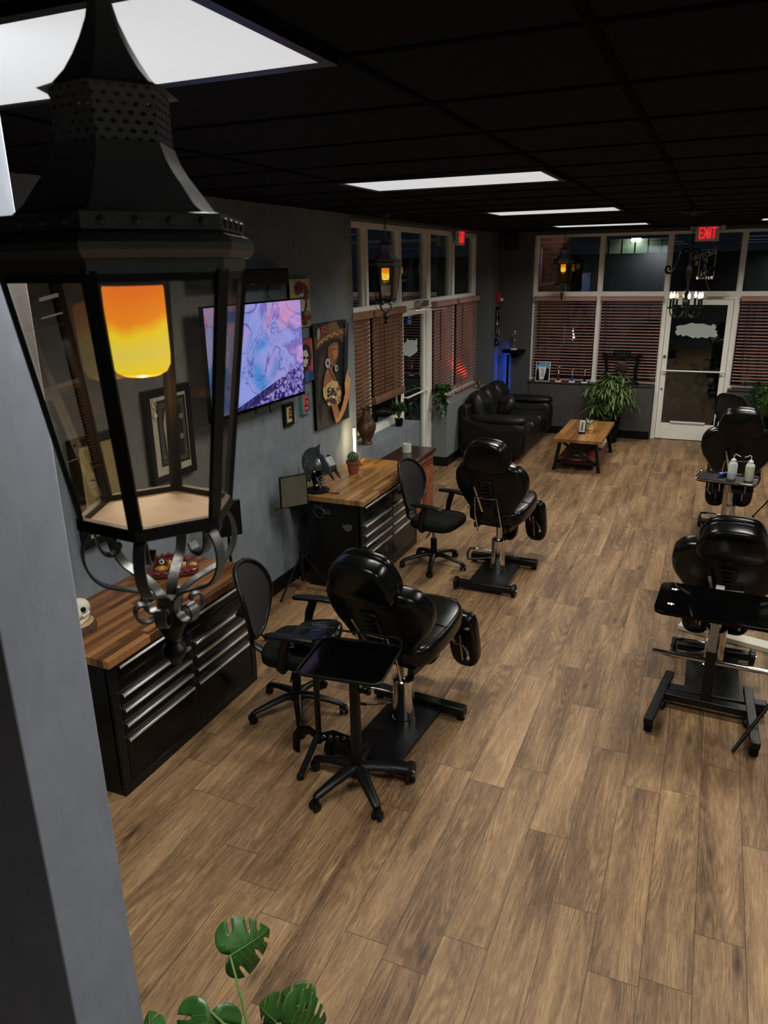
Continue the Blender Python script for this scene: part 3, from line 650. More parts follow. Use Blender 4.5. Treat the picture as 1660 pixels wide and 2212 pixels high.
def lantern(label, x, y, rz):
    t = thing('hanging_lantern', label, 'lantern', (x, y, CEIL), rz, group='black hexagonal hanging lanterns')
    D = CEIL; A0 = math.radians(-6)
    def Z(z): return z - D
    def hexr(prof, name, mt, **k):
        m = MB(); m.lathe([(r, Z(z)) for r, z in prof], seg=6, ang0=A0); return m.build(name, mt, t, sharp=20, **k)
    hexr([(0.0, 2.760), (0.130, 2.757), (0.112, 2.771), (0.098, 2.790), (0.085, 2.806), (0.075, 2.822), (0.069, 2.838)], 'roof', 'roofmetal')
    # perforated collar with uv for its holes
    me = bpy.data.meshes.new('vent_collar'); V = []; F = []; UV = []
    for k in range(6):
        a, b = A0 + k * PI / 3, A0 + (k + 1) * PI / 3; o = len(V)
        for (ang, z) in ((a, 2.834), (b, 2.834), (b, 2.897), (a, 2.897)): V.append((0.0675 * math.cos(ang), 0.0675 * math.sin(ang), Z(z)))
        F.append((o, o + 1, o + 2, o + 3)); UV += [(k / 6, 0), ((k + 1) / 6, 0), ((k + 1) / 6, 1), (k / 6, 1)]
    me.from_pydata(V, [], F); uvl = me.uv_layers.new(name='UVMap')
    for i, l in enumerate(uvl.data): l.uv = UV[i]
    me.materials.append(M['perf']); o = bpy.data.objects.new('vent_collar', me); COL.objects.link(o); o.parent = t
    sd = o.modifiers.new('solid', 'SOLIDIFY'); sd.thickness = 0.0012
    hexr([(0.0, 2.896), (0.080, 2.893), (0.062, 2.900), (0.048, 2.914), (0.037, 2.930), (0.027, 2.948), (0.018, 2.968), (0.012, 2.990), (0.010, 3.02), (0.0, 3.022)], 'upper_roof', 'roofmetal')
    EAVE = [(0.128, 2.761), (0.150, 2.759), (0.150, 2.742), (0.146, 2.741), (0.157, 2.737), (0.164, 2.729), (0.164, 2.721), (0.157, 2.713), (0.150, 2.711), (0.150, 2.697), (0.140, 2.697), (0.140, 2.757)]
    m = MB(); m.lathe([(r, Z(z)) for r, z in EAVE], seg=6, ang0=A0)
    for k in range(6):
        a, b = A0 + k * PI / 3, A0 + (k + 1) * PI / 3
        for s in (0.14, 0.38, 0.62, 0.86):
            p = Vector((math.cos(a), math.sin(a), 0)).lerp(Vector((math.cos(b), math.sin(b), 0)), s) * 0.1505; m.ball((p.x, p.y, Z(2.750)), 0.0055, 8)
    m.build('eave_rim', 'irongrey', t, sharp=20)
    RT, RB, ZT_, ZB_ = 0.146, 0.100, 2.700, 2.392
    m = MB()
    for k in range(6):
        a = A0 + k * PI / 3; d = Vector((math.cos(a), math.sin(a), 0)); sd_ = Vector((-d.y, d.x, 0))
        m.beam(d * RT + Vector((0, 0, Z(ZT_))), d * RB + Vector((0, 0, Z(ZB_))), 0.017, 0.006, up=d)
    m.lathe([(RT - .006, Z(2.700)), (RT + .003, Z(2.700)), (RT + .001, Z(2.688)), (RT - .006, Z(2.688))], seg=6, ang0=A0)
    m.build('cage', 'iron', t, sharp=20)
    m = MB(); m.lathe([(0.0, Z(2.378)), (0.102, Z(2.378)), (0.106, Z(2.380)), (0.106, Z(2.396)), (0.096, Z(2.396)), (0.096, Z(2.384)), (0.0, Z(2.384))], seg=6, ang0=A0); m.build('base_ring', 'iron', t, sharp=20)
    m = MB(); m.lathe([(0.0, Z(2.384)), (0.095, Z(2.384)), (0.095, Z(2.388)), (0.0, Z(2.388))], seg=6, ang0=A0); m.build('base_plate', 'frost', t, sharp=20)
    for k in range(6):
        a, b = A0 + k * PI / 3, A0 + (k + 1) * PI / 3; m = MB(); q = 0.955; V = []
        for rr in (0.0, -0.002):
            for ang, oth, R_, zz in ((a, b, RT, 2.690), (b, a, RT, 2.690), (b, a, RB, 2.396), (a, b, RB, 2.396)):
                p = Vector((math.cos(ang), math.sin(ang), 0)) * (R_ + rr) * 0.975; p2 = Vector((math.cos(oth), math.sin(oth), 0)) * (R_ + rr) * 0.975
                p = p.lerp(p2, 0.03); V.append((p.x, p.y, Z(zz)))
        m.add(V, [(0, 1, 2, 3), (7, 6, 5, 4), (0, 4, 5, 1), (1, 5, 6, 2), (2, 6, 7, 3), (3, 7, 4, 0)]); m.build('glass_pane', 'lglass', t, smooth=False)
    # flame bulb and its holder
    m = MB(); m.lathe([(0.004, -0.057), (0.022, -0.0565), (0.031, -0.052), (0.036, -0.043), (0.037, -0.03), (0.037, 0.050), (0.036, 0.054), (0.0, 0.054)], seg=28)
    m.build('flame_bulb', 'flame', t, loc=(0, 0, Z(2.628)))
    m = MB(); m.lathe([(0.037, Z(2.682)), (0.040, Z(2.683)), (0.040, Z(2.694)), (0.028, Z(2.706)), (0.014, Z(2.712)), (0.014, Z(2.77)), (0.0, Z(2.77))], seg=24); m.build('bulb_holder', mat('rust brown socket', (0.06, 0.018, 0.01), 0.6), t)
    # wrought scrolls under the cage
    path = [(0.060, 2.352), (0.066, 2.340), (0.080, 2.337), (0.091, 2.350), (0.092, 2.372), (0.100, 2.376), (0.110, 2.362), (0.115, 2.340), (0.109, 2.316), (0.092, 2.296), (0.066, 2.286), (0.040, 2.277), (0.022, 2.266), (0.014, 2.252), (0.018, 2.236), (0.032, 2.228), (0.047, 2.232), (0.054, 2.244), (0.048, 2.257), (0.036, 2.256), (0.033, 2.247)]
    for k in range(6):
        a = A0 + k * PI / 3; c, s_ = math.cos(a), math.sin(a); P = [Vector((r * 0.92, z, 0)) for r, z in path]
        for _ in range(2):
            Q = [P[0]]
            for i in range(len(P) - 1): Q += [P[i] * .75 + P[i + 1] * .25, P[i] * .25 + P[i + 1] * .75]
            P = Q + [P[-1]]
        m = MB(); V = []; F = []; wv = Vector((-s_, c, 0)) * 0.0075
        for i, p in enumerate(P):
            q0 = P[max(0, i - 1)]; q1 = P[min(len(P) - 1, i + 1)]; tn = (q1 - q0).normalized(); nr = Vector((tn.y, -tn.x, 0)) * 0.0016
            for sg in (-1, 1):
                pp = p + nr * sg; base = Vector((pp.x * c, pp.x * s_, Z(pp.y)))
                V += [base - wv, base + wv]
        for i in range(len(P) - 1):
            o = i * 4; n_ = o + 4; F += [(o, n_, n_ + 1, o + 1), (o + 2, o + 3, n_ + 3, n_ + 2), (o, o + 2, n_ + 2, n_), (o + 1, n_ + 1, n_ + 3, o + 3)]
        F += [(0, 1, 3, 2), (4 * len(P) - 4, 4 * len(P) - 2, 4 * len(P) - 1, 4 * len(P) - 3)]
        m.add(V, F); m.build('scroll', 'irongrey', t)
    m = MB(); m.lathe([(0.0, Z(2.262)), (0.012, Z(2.258)), (0.014, Z(2.245)), (0.020, Z(2.230)), (0.021, Z(2.218)), (0.0145, Z(2.203)), (0.0115, Z(2.196)), (0.0135, Z(2.192)), (0.010, Z(2.188)), (0.0165, Z(2.181)), (0.018, Z(2.174)), (0.0155, Z(2.168)), (0.0125, Z(2.164)), (0.009, Z(2.158)), (0.0055, Z(2.152)), (0.0, Z(2.150))], seg=20); m.build('finial', 'iron', t)
    m = MB(); m.tube([(0.012 * math.cos(a), 0, Z(3.040) + 0.012 * math.sin(a)) for a in [2 * PI * i / 12 for i in range(12)]], 0.003, 8, closed=True)
    z = Z(3.056); k = 0
    while z < -0.03:
        pts = [((0.008 * math.cos(q)) * (1 if k % 2 else 0), (0.008 * math.cos(q)) * (0 if k % 2 else 1), z + 0.014 * math.sin(q)) for q in [2 * PI * i / 12 for i in range(12)]]
        m.tube(pts, 0.0026, 6, closed=True); z += 0.021; k += 1
    m.build('chain', 'iron', t)
    m = MB(); m.lathe([(0.008, -0.032), (0.03, -0.026), (0.055, -0.012), (0.06, 0.0)], seg=24); m.build('ceiling_canopy', 'iron', t)
    l = bpy.data.lights.new('lantern_glow', 'POINT'); l.energy = LANT; l.color = (1.0, 0.60, 0.30); l.shadow_soft_size = 0.0
    lo = bpy.data.objects.new('lantern_glow', l); lo.location = (0, 0, Z(2.545)); COL.objects.link(lo); lo.parent = t
    return t
LANT = 0.30
lan = lantern('big black hexagonal lantern with a glowing orange bulb hanging close in front of the camera', -0.670, 0.769, 0)
def dup_l(label, x, y, rz):
    c = dup(lan, label, (x, y, CEIL), rz); return c
dup_l('black hexagonal lantern hanging in front of the side windows', -2.985, 7.0, 0.5)
dup_l('black hexagonal lantern hanging by the back windows near the brick pillar', -2.215, 12.12, 0.25)

# ================================================================== CHANDELIER
t = thing('chandelier', 'black chandelier with lit candle bulbs and two big scrolls hanging before the back door', 'chandelier', (-0.285, 8.29, CEIL))
def Zc(z): return z - CEIL
m = MB(); m.lathe([(0.01, -0.06), (0.03, -0.05), (0.05, -0.035), (0.07, -0.012), (0.10, -0.008), (0.105, 0)], seg=24)
for k in range(10):
    a = 2 * PI * k / 10; m.ball((0.095 * math.cos(a), 0.095 * math.sin(a), -0.02), (0.025, 0.025, 0.016), 8)
m.build('ceiling_rose', 'iron', t)
m = MB(); z = Zc(2.86); k = 0
while z < -0.05:
    m.tube([((0.009 * math.cos(q)) * (k % 2), (0.009 * math.cos(q)) * (1 - k % 2), z + 0.016 * math.sin(q)) for q in [2 * PI * i / 10 for i in range(10)]], 0.003, 6, closed=True); z += 0.024; k += 1
m.build('chain', 'iron', t)
prof = [(0.0, 2.86), (0.03, 2.855), (0.032, 2.835), (0.018, 2.825), (0.022, 2.80), (0.03, 2.79), (0.028, 2.775), (0.012, 2.765), (0.018, 2.74), (0.014, 2.71), (0.012, 2.69), (0.022, 2.675), (0.016, 2.665), (0.022, 2.65), (0.030, 2.63), (0.032, 2.60), (0.026, 2.57), (0.018, 2.53), (0.012, 2.48), (0.009, 2.44), (0.02, 2.425), (0.012, 2.41), (0.03, 2.40), (0.02, 2.37), (0.016, 2.345), (0.028, 2.33), (0.036, 2.30), (0.03, 2.275), (0.045, 2.262), (0.03, 2.25), (0.018, 2.22), (0.022, 2.20), (0.012, 2.17), (0.0, 2.155)]
m = MB(); m.lathe([(r, Zc(z)) for r, z in prof], seg=20); m.build('column', 'iron', t)
for s in (-1, 1):
    P = [(0.02, 2.80), (0.06, 2.81), (0.095, 2.77), (0.115, 2.70), (0.135, 2.63), (0.17, 2.585), (0.205, 2.59), (0.222, 2.62), (0.21, 2.65), (0.185, 2.65), (0.178, 2.63), (0.19, 2.615)]
    m = MB(); m.tube([(s * r, 0.0, Zc(z)) for r, z in P], [0.012] * 6 + [0.013, 0.012, 0.011, 0.010, 0.009, 0.008], 10); m.build('scroll_arm', 'blkgloss', t)
M['candle'] = emis('lit candle bulb', (1.0, 0.80, 0.52), 6.0)
for k in range(8):
    a = 2 * PI * k / 8 + 0.2; c, s = math.cos(a), math.sin(a)
    P = [(0.02, 2.215), (0.05, 2.175), (0.09, 2.16), (0.13, 2.18), (0.145, 2.215), (0.145, 2.25)]
    m = MB(); m.tube([(r * c, r * s, Zc(z)) for r, z in P], 0.006, 8); m.lathe([(0.006, Zc(2.245)), (0.028, Zc(2.255)), (0.030, Zc(2.262)), (0.012, Zc(2.262))], (0.145 * c, 0.145 * s, 0), 14)
    o = m.build('arm', 'iron', t)
    m = MB(); m.cyl((0.145 * c, 0.145 * s, Zc(2.26)), (0.145 * c, 0.145 * s, Zc(2.345)), 0.0105, 12); m.build('candle_sleeve', 'blkmatte', o)
    m = MB(); m.lathe([(0.004, Zc(2.345)), (0.012, Zc(2.358)), (0.014, Zc(2.37)), (0.010, Zc(2.388)), (0.003, Zc(2.405)), (0.0, Zc(2.41))], (0.145 * c, 0.145 * s, 0), 12)
    m.build('bulb', 'candle' if k not in (2, 5) else mat('clear bulb with added glow', (0.5, 0.4, 0.3), 0.1, emit=(1, .7, .4), es=0.6), o)  # two unlit bulbs carry a faint glow put into their material
l = bpy.data.lights.new('chandelier_glow', 'POINT'); l.energy = 5; l.color = (1, 0.72, 0.42); l.shadow_soft_size = 0.0
lo = bpy.data.objects.new('chandelier_glow', l); lo.location = (-0.285, 8.29, 2.44); COL.objects.link(lo)

# ================================================================== CLIENT CHAIRS
def client_chair(label, x, y, rz=0.0, rec=18, hrec=None, seatz=0.60, swivel=0.0, base_rev=False, tuck=0.0):
    t = thing('client_chair', label, 'chair', (x, y, 0), rz, group='black leather hydraulic client chairs')
    m = MB(); m.bb((-0.165, 0.0, 0.028), (0.165, 0.66, 0.056)); m.build('base_plate', 'blkmetal', t, 0.003)
    m = MB(); m.bb((-0.235, -0.03, 0.03), (0.235, 0.035, 0.085)); m.build('rear_bar', 'blkmetal', t, 0.006)
    m = MB(); m.bb((-0.315, 0.63, 0.03), (0.315, 0.70, 0.09)); m.build('front_bar', 'blkmetal', t, 0.006)
    for s in (-1, 1):
        m = MB(); m.tube([(s * 0.238, 0, 0.055), (s * 0.244, 0, 0.055), (s * 0.268, 0, 0.055), (s * 0.274, 0, 0.055)], [0.048, 0.055, 0.055, 0.046], 28); w = m.build('wheel', 'blk', t)
        m = MB(); m.cyl((s * 0.272, 0, 0.055), (s * 0.286, 0, 0.055), 0.009, 10); m.build('axle_cap', 'steel', w)
        m = MB(); m.cyl((s * 0.285, 0.665, 0.0), (s * 0.285, 0.665, 0.032), 0.024, 16); m.build('rubber_foot', 'blkmatte', t)
    py = 0.44
    m = MB(); m.lathe([(0.072, 0.056), (0.072, 0.075), (0.066, 0.078), (0.066, 0.335), (0.060, 0.342), (0.03, 0.346), (0.0, 0.346)], (0, py, 0), 36); m.build('pump_cylinder', 'chrome', t)
    m = MB(); m.cyl((0, py, 0.32), (0, py, 0.50), 0.026, 24); m.build('piston', 'chrome', t)
    m = MB(); m.tube([(-0.06, py, 0.215), (-0.15, py - 0.03, 0.235), (-0.235, py - 0.05, 0.24)], 0.008, 10); m.tube([(-0.06, py - 0.03, 0.165), (-0.15, py - 0.08, 0.16), (-0.235, py - 0.12, 0.16)], 0.008, 10)
    lv = m.build('pump_lever', 'chrome', t)
    m = MB(); m.tube([(-0.20, py - 0.045, 0.24), (-0.25, py - 0.06, 0.24), (-0.265, py - 0.09, 0.20), (-0.25, py - 0.125, 0.16), (-0.20, py - 0.11, 0.16)], 0.011, 10); m.build('rubber_grip', 'blk', lv)
    m = MB(); m.bb((-0.15, 0.30, 0.50), (0.15, 0.72, 0.535)); m.bb((-0.17, 0.26, 0.485), (-0.13, 0.80, 0.53)); m.bb((0.13, 0.26, 0.485), (0.17, 0.80, 0.53)); m.build('seat_frame', 'blkmetal', t, 0.003)
    # seat with a piped rim and a cross seam
    so = [(-0.24, 0.22), (0.24, 0.22), (0.25, 0.55), (0.22, 0.82), (0.14, 0.92), (-0.14, 0.92), (-0.22, 0.82), (-0.25, 0.55)]
    fr = Matrix.Translation((0, 0.24, seatz)) @ Matrix.Rotation(math.radians(3), 4, 'X') @ Matrix.Translation((0, -0.24, 0))
    m = MB(); m.cushion(so, 0.125, 0.035, fr, puff=0.008); st = m.build('seat', 'leather', t, sharp=60)
    m = MB(); m.tube([fr @ Vector(p) for p in ((-0.245, 0.56, 0.066), (0, 0.56, 0.0725), (0.245, 0.56, 0.066))], 0.003, 6)
    sc = 0.94; m.tube([fr @ Vector((q[0] * sc, 0.57 + (q[1] - 0.57) * sc, 0.064)) for q in [so[0], so[1], so[2], so[3], so[4], so[5], so[6], so[7]]], 0.003, 6, closed=True); m.build('piping', 'leather', st)
    # backrest
    a = math.radians(rec); U = Vector((0, -math.sin(a), math.cos(a))); N = Vector((0, -math.cos(a), -math.sin(a)))
    P0 = Vector((0, 0.27, seatz + 0.04))
    def F(u0): return frame(P0 + U * u0, (1, 0, 0), U, -N) if False else frame(P0 + U * u0, (1, 0, 0), U, Vector((1, 0, 0)).cross(U))
    bo = [(-0.17, 0.0), (0.17, 0.0), (0.24, 0.10), (0.325, 0.22), (0.33, 0.36), (0.27, 0.46), (0.15, 0.50), (-0.15, 0.50), (-0.27, 0.46), (-0.33, 0.36), (-0.325, 0.22), (-0.24, 0.10)]
    def wing(x_, y_): return -0.0 + 0.10 * (abs(x_) / 0.33) ** 2 * 0.6
    f0 = F(0)
    zdir = f0.to_3x3() @ Vector((0, 0, 1)); sgn = -1 if zdir.y > 0 else 1
    m = MB(); m.cushion(bo, 0.125, 0.038, f0, puff=0.010, curve=lambda x_, y_: -sgn * 0.05 * (abs(x_) / 0.33) ** 2); m.build('backrest', 'leather', t, sharp=60)
    h = math.radians(hrec if hrec is not None else rec - 4); UH = Vector((0, -math.sin(h), math.cos(h))); NH = Vector((1, 0, 0)).cross(UH)
    nb = N   # towards the rear
    HP = P0 + U * 0.43 + nb * 0.045
    fh = frame(HP, (1, 0, 0), UH, NH)
    ho = [(-0.15, 0.0), (0.15, 0.0), (0.20, 0.05), (0.195, 0.13), (0.15, 0.235), (0.08, 0.27), (-0.08, 0.27), (-0.15, 0.235), (-0.195, 0.13), (-0.20, 0.05)]
    m = MB(); m.cushion(ho, 0.115, 0.03, fh, puff=0.008); hd = m.build('headrest', 'leather', t, sharp=60)
    sgh = 1 if NH.y < 0 else -1
    m = MB(); m.cushion([(x_ * 0.97, y_ * 0.98 + 0.004) for x_, y_ in ho], 0.05, 0.018, fh @ Matrix.Translation((0, 0, -sgh * 0.078)), puff=0.006); m.build('head_pad', 'leather', hd, sharp=60)
    # bracketry on the back
    m = MB(); m.box(P0 + U * 0.18 + N * 0.078, (0.11, 0.34, 0.016), Matrix(((1, 0, 0), U, N)).transposed()); m.build('back_plate', 'blkmetal', t, 0.003)
    m = MB(); q = P0 + N * 0.10
    for i in range(7): m.box(q + U * (0.12 + i * 0.035), (0.05, 0.014, 0.016), Matrix(((1, 0, 0), U, N)).transposed())
    m.build('ratchet', 'blkmetal', t)
    m = MB(); a1 = q + U * 0.18
    m.tube([(-0.115, a1.y + 0.10, seatz - 0.13), tuple(q + U * 0.02 + Vector((-0.115, -0.01, 0))), tuple(q + U * 0.20 + Vector((-0.10, -0.01, 0))), tuple(q + U * 0.205 + Vector((0.10, -0.01, 0))), tuple(q + U * 0.02 + Vector((0.115, -0.01, 0))), (0.115, a1.y + 0.10, seatz - 0.13)], 0.0065, 8)
    m.beam(q + U * 0.30 + Vector((-0.10, -0.005, 0)), q + U * 0.06 + Vector((-0.045, 0, 0)), 0.018, 0.006, up=N); m.build('adjuster_rod', 'chrome', t)
    # two leg pads hanging in front
    for s in (-1, 1):
        g = thing('legrest', None, None); g.parent = t
        COL.objects.unlink(g); bpy.data.objects.remove(g)
        lo_ = [(-0.095, 0.0), (0.095, 0.0), (0.105, -0.18), (0.10, -0.38), (0.05, -0.44), (-0.05, -0.44), (-0.10, -0.38), (-0.105, -0.18)]
        LP = Vector((s * 0.13, 0.97 - tuck, seatz - 0.02)); b = math.radians(8 + 7 * s - 130 * tuck); UL = Vector((0, -math.sin(b), math.cos(b)))
        fl = frame(LP, (1, 0, 0), UL, Vector((1, 0, 0)).cross(UL)); m = MB(); m.cushion(lo_, 0.10, 0.035, fl, puff=0.008); lg = m.build('legrest', 'leather', t, sharp=60)
        m = MB(); m.cyl((s * 0.125, 0.80, seatz - 0.09), (s * 0.125, 0.895, seatz - 0.20), 0.008, 8); m.cyl(fl @ Vector((0, -0.14, 0.06 * (1 if (fl.to_3x3() @ Vector((0, 0, 1))).y < 0 else -1))), fl @ Vector((0, -0.36, 0.06 * (1 if (fl.to_3x3() @ Vector((0, 0, 1))).y < 0 else -1))), 0.006, 8)
        m.tube([(s * 0.125, 0.885, seatz - 0.20), (s * 0.19, 0.88, seatz - 0.20), (s * 0.225, 0.87, seatz - 0.24), (s * 0.228, 0.87, seatz - 0.27)], 0.007, 8); m.ball((s * 0.228, 0.87, seatz - 0.28), 0.013, 10); m.build('leg_lock', 'chrome', lg)
    pv = Matrix.Translation((0, py, 0)); base = ('base_plate', 'rear_bar', 'front_bar', 'wheel', 'rubber_foot', 'pump_cylinder', 'piston', 'pump_lever')
    for o in list(t.children):
        nm = o.name.split('.')[0]
        if nm not in base and swivel: o.matrix_local = pv @ Matrix.Rotation(swivel, 4, 'Z') @ pv.inverted() @ o.matrix_local
        if nm in base[:5] and base_rev: q = Matrix.Translation((0, 0.335, 0)); o.matrix_local = q @ Matrix.Rotation(PI, 4, 'Z') @ q.inverted() @ o.matrix_local
    return t
client_chair('black leather client chair nearest on the left, behind the black star based tray', -1.53, 3.25, -0.08, 24, swivel=math.radians(-3))
client_chair('black leather client chair past the second tool chest, before the sofa', -1.58, 5.79, 0.0, 14, swivel=math.radians(-8))
client_chair('black leather client chair behind the small tray with two clear bottles', 0.335, 7.60, 0.0, 14, seatz=0.66, base_rev=True, tuck=0.10)
client_chair('black leather client chair behind the long glossy black tray', 0.24, 4.62, 0.0, 24, 30, seatz=0.585, base_rev=True, tuck=0.12)

# ================================================================== OFFICE CHAIRS
def star_base(t, R, hub, cast=0.055, ang0=0.0, legmt='blk', thick=1.0):
    for k in range(5):
        a = ang0 + 2 * PI * k / 5; c, s = math.cos(a), math.sin(a); m = MB()
        m.tube([(0.02 * c, 0.02 * s, hub), (0.08 * c, 0.08 * s, hub + 0.002), (R * 0.6 * c, R * 0.6 * s, hub - 0.018), (R * 0.94 * c, R * 0.94 * s, hub - 0.045), (R * c, R * s, hub - 0.052)], [q * thick for q in (0.030, 0.028, 0.024, 0.020, 0.015)], 12, flat=0.75)
        lg = m.build('leg', legmt, t); a2 = a + 0.9 * (1 if k % 2 else -1) + k; cc, ss = math.cos(a2), math.sin(a2); m = MB()
        for w in (-1, 1):
            p = Vector((R * c - ss * w * 0.006, R * s + cc * w * 0.006, 0.026)); q = Vector((R * c - ss * w * 0.027, R * s + cc * w * 0.027, 0.026)); m.tube([p, p.lerp(q, 0.15), p.lerp(q, 0.85), q], [0.022, 0.026, 0.026, 0.02], 16)
        m.box((R * c, R * s, 0.045), (0.035, 0.035, 0.03)); m.build('caster', 'blk', lg)
def office_chair(label, x, y, rz, logo=None):
    t = thing('office_chair', label, 'chair', (x, y, 0), rz, group='black mesh office chairs')
    star_base(t, 0.30, 0.115, ang0=rz * 0 + 0.35)
    m = MB(); m.lathe([(0.034, 0.09), (0.034, 0.15), (0.029, 0.155), (0.029, 0.27), (0.0, 0.27)], seg=18); m.lathe([(0.055, 0.095), (0.055, 0.115), (0.03, 0.13)], seg=18); m.build('gas_column', 'blk', t)
    m = MB(); m.cyl((0, 0, 0.26), (0, 0, 0.38), 0.014, 14); m.build('piston', 'steel', t)
    m = MB(); m.box((0, 0.0, 0.395), (0.18, 0.24, 0.035)); m.tube([(0.05, 0.02, 0.385), (0.20, 0.04, 0.36), (0.25, 0.05, 0.355)], 0.006, 8); m.build('tilt_mechanism', 'blkmetal', t, 0.004)
    so = [(-0.20, -0.20), (0.20, -0.20), (0.245, 0.0), (0.24, 0.18), (0.15, 0.25), (-0.15, 0.25), (-0.24, 0.18), (-0.245, 0.0)]
    m = MB(); m.cushion(so, 0.085, 0.035, Matrix.Translation((0, 0.02, 0.455)), puff=0.012); m.build('seat', 'mesh', t, sharp=60)
    # backrest: hoop with taut mesh, curved spine
    H = []; n = 28
    for i in range(n):
        a = 2 * PI * i / n; u = 0.215 * math.copysign(abs(math.cos(a)) ** 0.72, math.cos(a)); v = 0.235 * math.copysign(abs(math.sin(a)) ** 0.85, math.sin(a)); u *= 1.0 if v > 0 else 1 + 0.35 * v / 0.235
        H.append((u, v))
    def BP(u, v, d=0): return Vector((u, -0.235 - 0.17 * (v + 0.2) + 0.10 * (u / 0.215) ** 2 * 0.6 - 0.22 * max(0, v - 0.05) ** 2 * 3 + d, 0.755 + v))
    m = MB(); m.tube([BP(u, v) for u, v in H], 0.0145, 10, closed=True); m.build('back_frame', 'blk', t)
    m = MB(); V = []; F = []; rings = 6
    for d in (-0.003, 0.003):
        for j in range(rings + 1):
            k = j / rings
            for u, v in H: V.append(BP(u * k * 0.97, v * k * 0.97, d))
    off = (rings + 1) * n
    for j in range(rings):
        for i in range(n):
            q = (j * n + i, j * n + (i + 1) % n, (j + 1) * n + (i + 1) % n, (j + 1) * n + i); F.append(q); F.append(tuple(off + z for z in reversed(q)))
    m.add(V, F); m.build('back_mesh', M['meshback'], t)
    m = MB(); m.tube([(0, -0.05, 0.40), (0, -0.20, 0.40), (0, -0.275, 0.45), (0, -0.285, 0.56), tuple(BP(0, -0.10, -0.05)), tuple(BP(0, -0.02, -0.035))], [0.03, 0.03, 0.03, 0.028, 0.028, 0.02], 10, flat=0.5)
    m.tube([BP(-0.17, -0.03, -0.02), BP(-0.09, -0.06, -0.06), BP(0, -0.07, -0.065), BP(0.09, -0.06, -0.06), BP(0.17, -0.03, -0.02)], [0.018, 0.026, 0.03, 0.026, 0.018], 10, flat=0.5); m.build('spine_bracket', 'blk', t)
    for s in (-1, 1):
        g = MB(); g.tube([(s * 0.10, 0.0, 0.405), (s * 0.24, 0.0, 0.41), (s * 0.275, 0.0, 0.45), (s * 0.275, 0.02, 0.56), (s * 0.272, 0.05, 0.645)], [0.02, 0.022, 0.026, 0.032, 0.030], 10, flat=0.55)
        ar = g.build('armrest_post', 'blk', t)
        g = MB(); ap = [(-0.028, -0.14), (0.028, -0.14), (0.034, 0.0), (0.030, 0.16), (0.0, 0.18), (-0.030, 0.16), (-0.034, 0.0)]
        g.cushion(ap, 0.026, 0.011, Matrix.Translation((s * 0.272, 0.05, 0.665)), curve=lambda a_, b_: -0.9 * max(0, b_ - 0.02) ** 2 - 0.6 * max(0, -b_ - 0.05) ** 2); g.build('arm_pad', 'blk', ar, sharp=60)
    if logo:
        m = MB(); m.tube([(0.10, -0.02, 0.512), (0.125, 0.0, 0.513), (0.11, 0.03, 0.513), (0.08, 0.02, 0.513), (0.06, 0.05, 0.513), (0.075, 0.075, 0.513), (0.10, 0.07, 0.512)], 0.0022, 6)
        m.tube([(0.06, -0.03, 0.512), (0.075, 0.0, 0.513), (0.06, 0.02, 0.513)], 0.0018, 6); m.build('embroidery', 'bone', t)
    return t
mm, tt = newmat('taut black mesh'); tt.b.inputs['Base Color'].default_value = (0.006, 0.007, 0.007, 1); tt.b.inputs['Roughness'].default_value = 0.8; tt.b.inputs['Alpha'].default_value = 0.93; M['meshback'] = mm
office_chair('black mesh office chair with a leather cushion on its seat, beside the nearest tool chest', -2.19, 3.60, math.radians(-78), True)
office_chair('black mesh office chair before the second tool chest, below the cactus', -2.20, 6.22, math.radians(-98))
office_chair('black mesh office chair right of the back door, half hidden by a client chair', 0.42, 11.35, math.radians(-25))
# loose leather cushion on the first office chair
t = thing('seat_cushion', 'square black leather cushion with stitched lettering lying on the nearest office chair', 'cushion', (-2.02, 3.60, 0.575), math.radians(12))
t.rotation_euler = (math.radians(4), math.radians(-6), math.radians(12))
m = MB(); m.cushion([(-0.15, -0.14), (0.15, -0.14), (0.15, 0.14), (-0.15, 0.14)], 0.07, 0.03, puff=0.012); m.build('cushion_body', 'leather', t, sharp=60)
m = MB()
for i, (w_, h_) in enumerate(((0.05, 0.012), (0.035, 0.016), (0.11, 0.008), (0.03, 0.008))):
    m.tube([(-w_ + 2 * w_ * k / 24, 0.055 - i * 0.03 + h_ * math.sin(k * 2.3 + i), 0.0478) for k in range(25)], 0.0011, 5)
m.build('stitched_crest', 'irongrey', t)
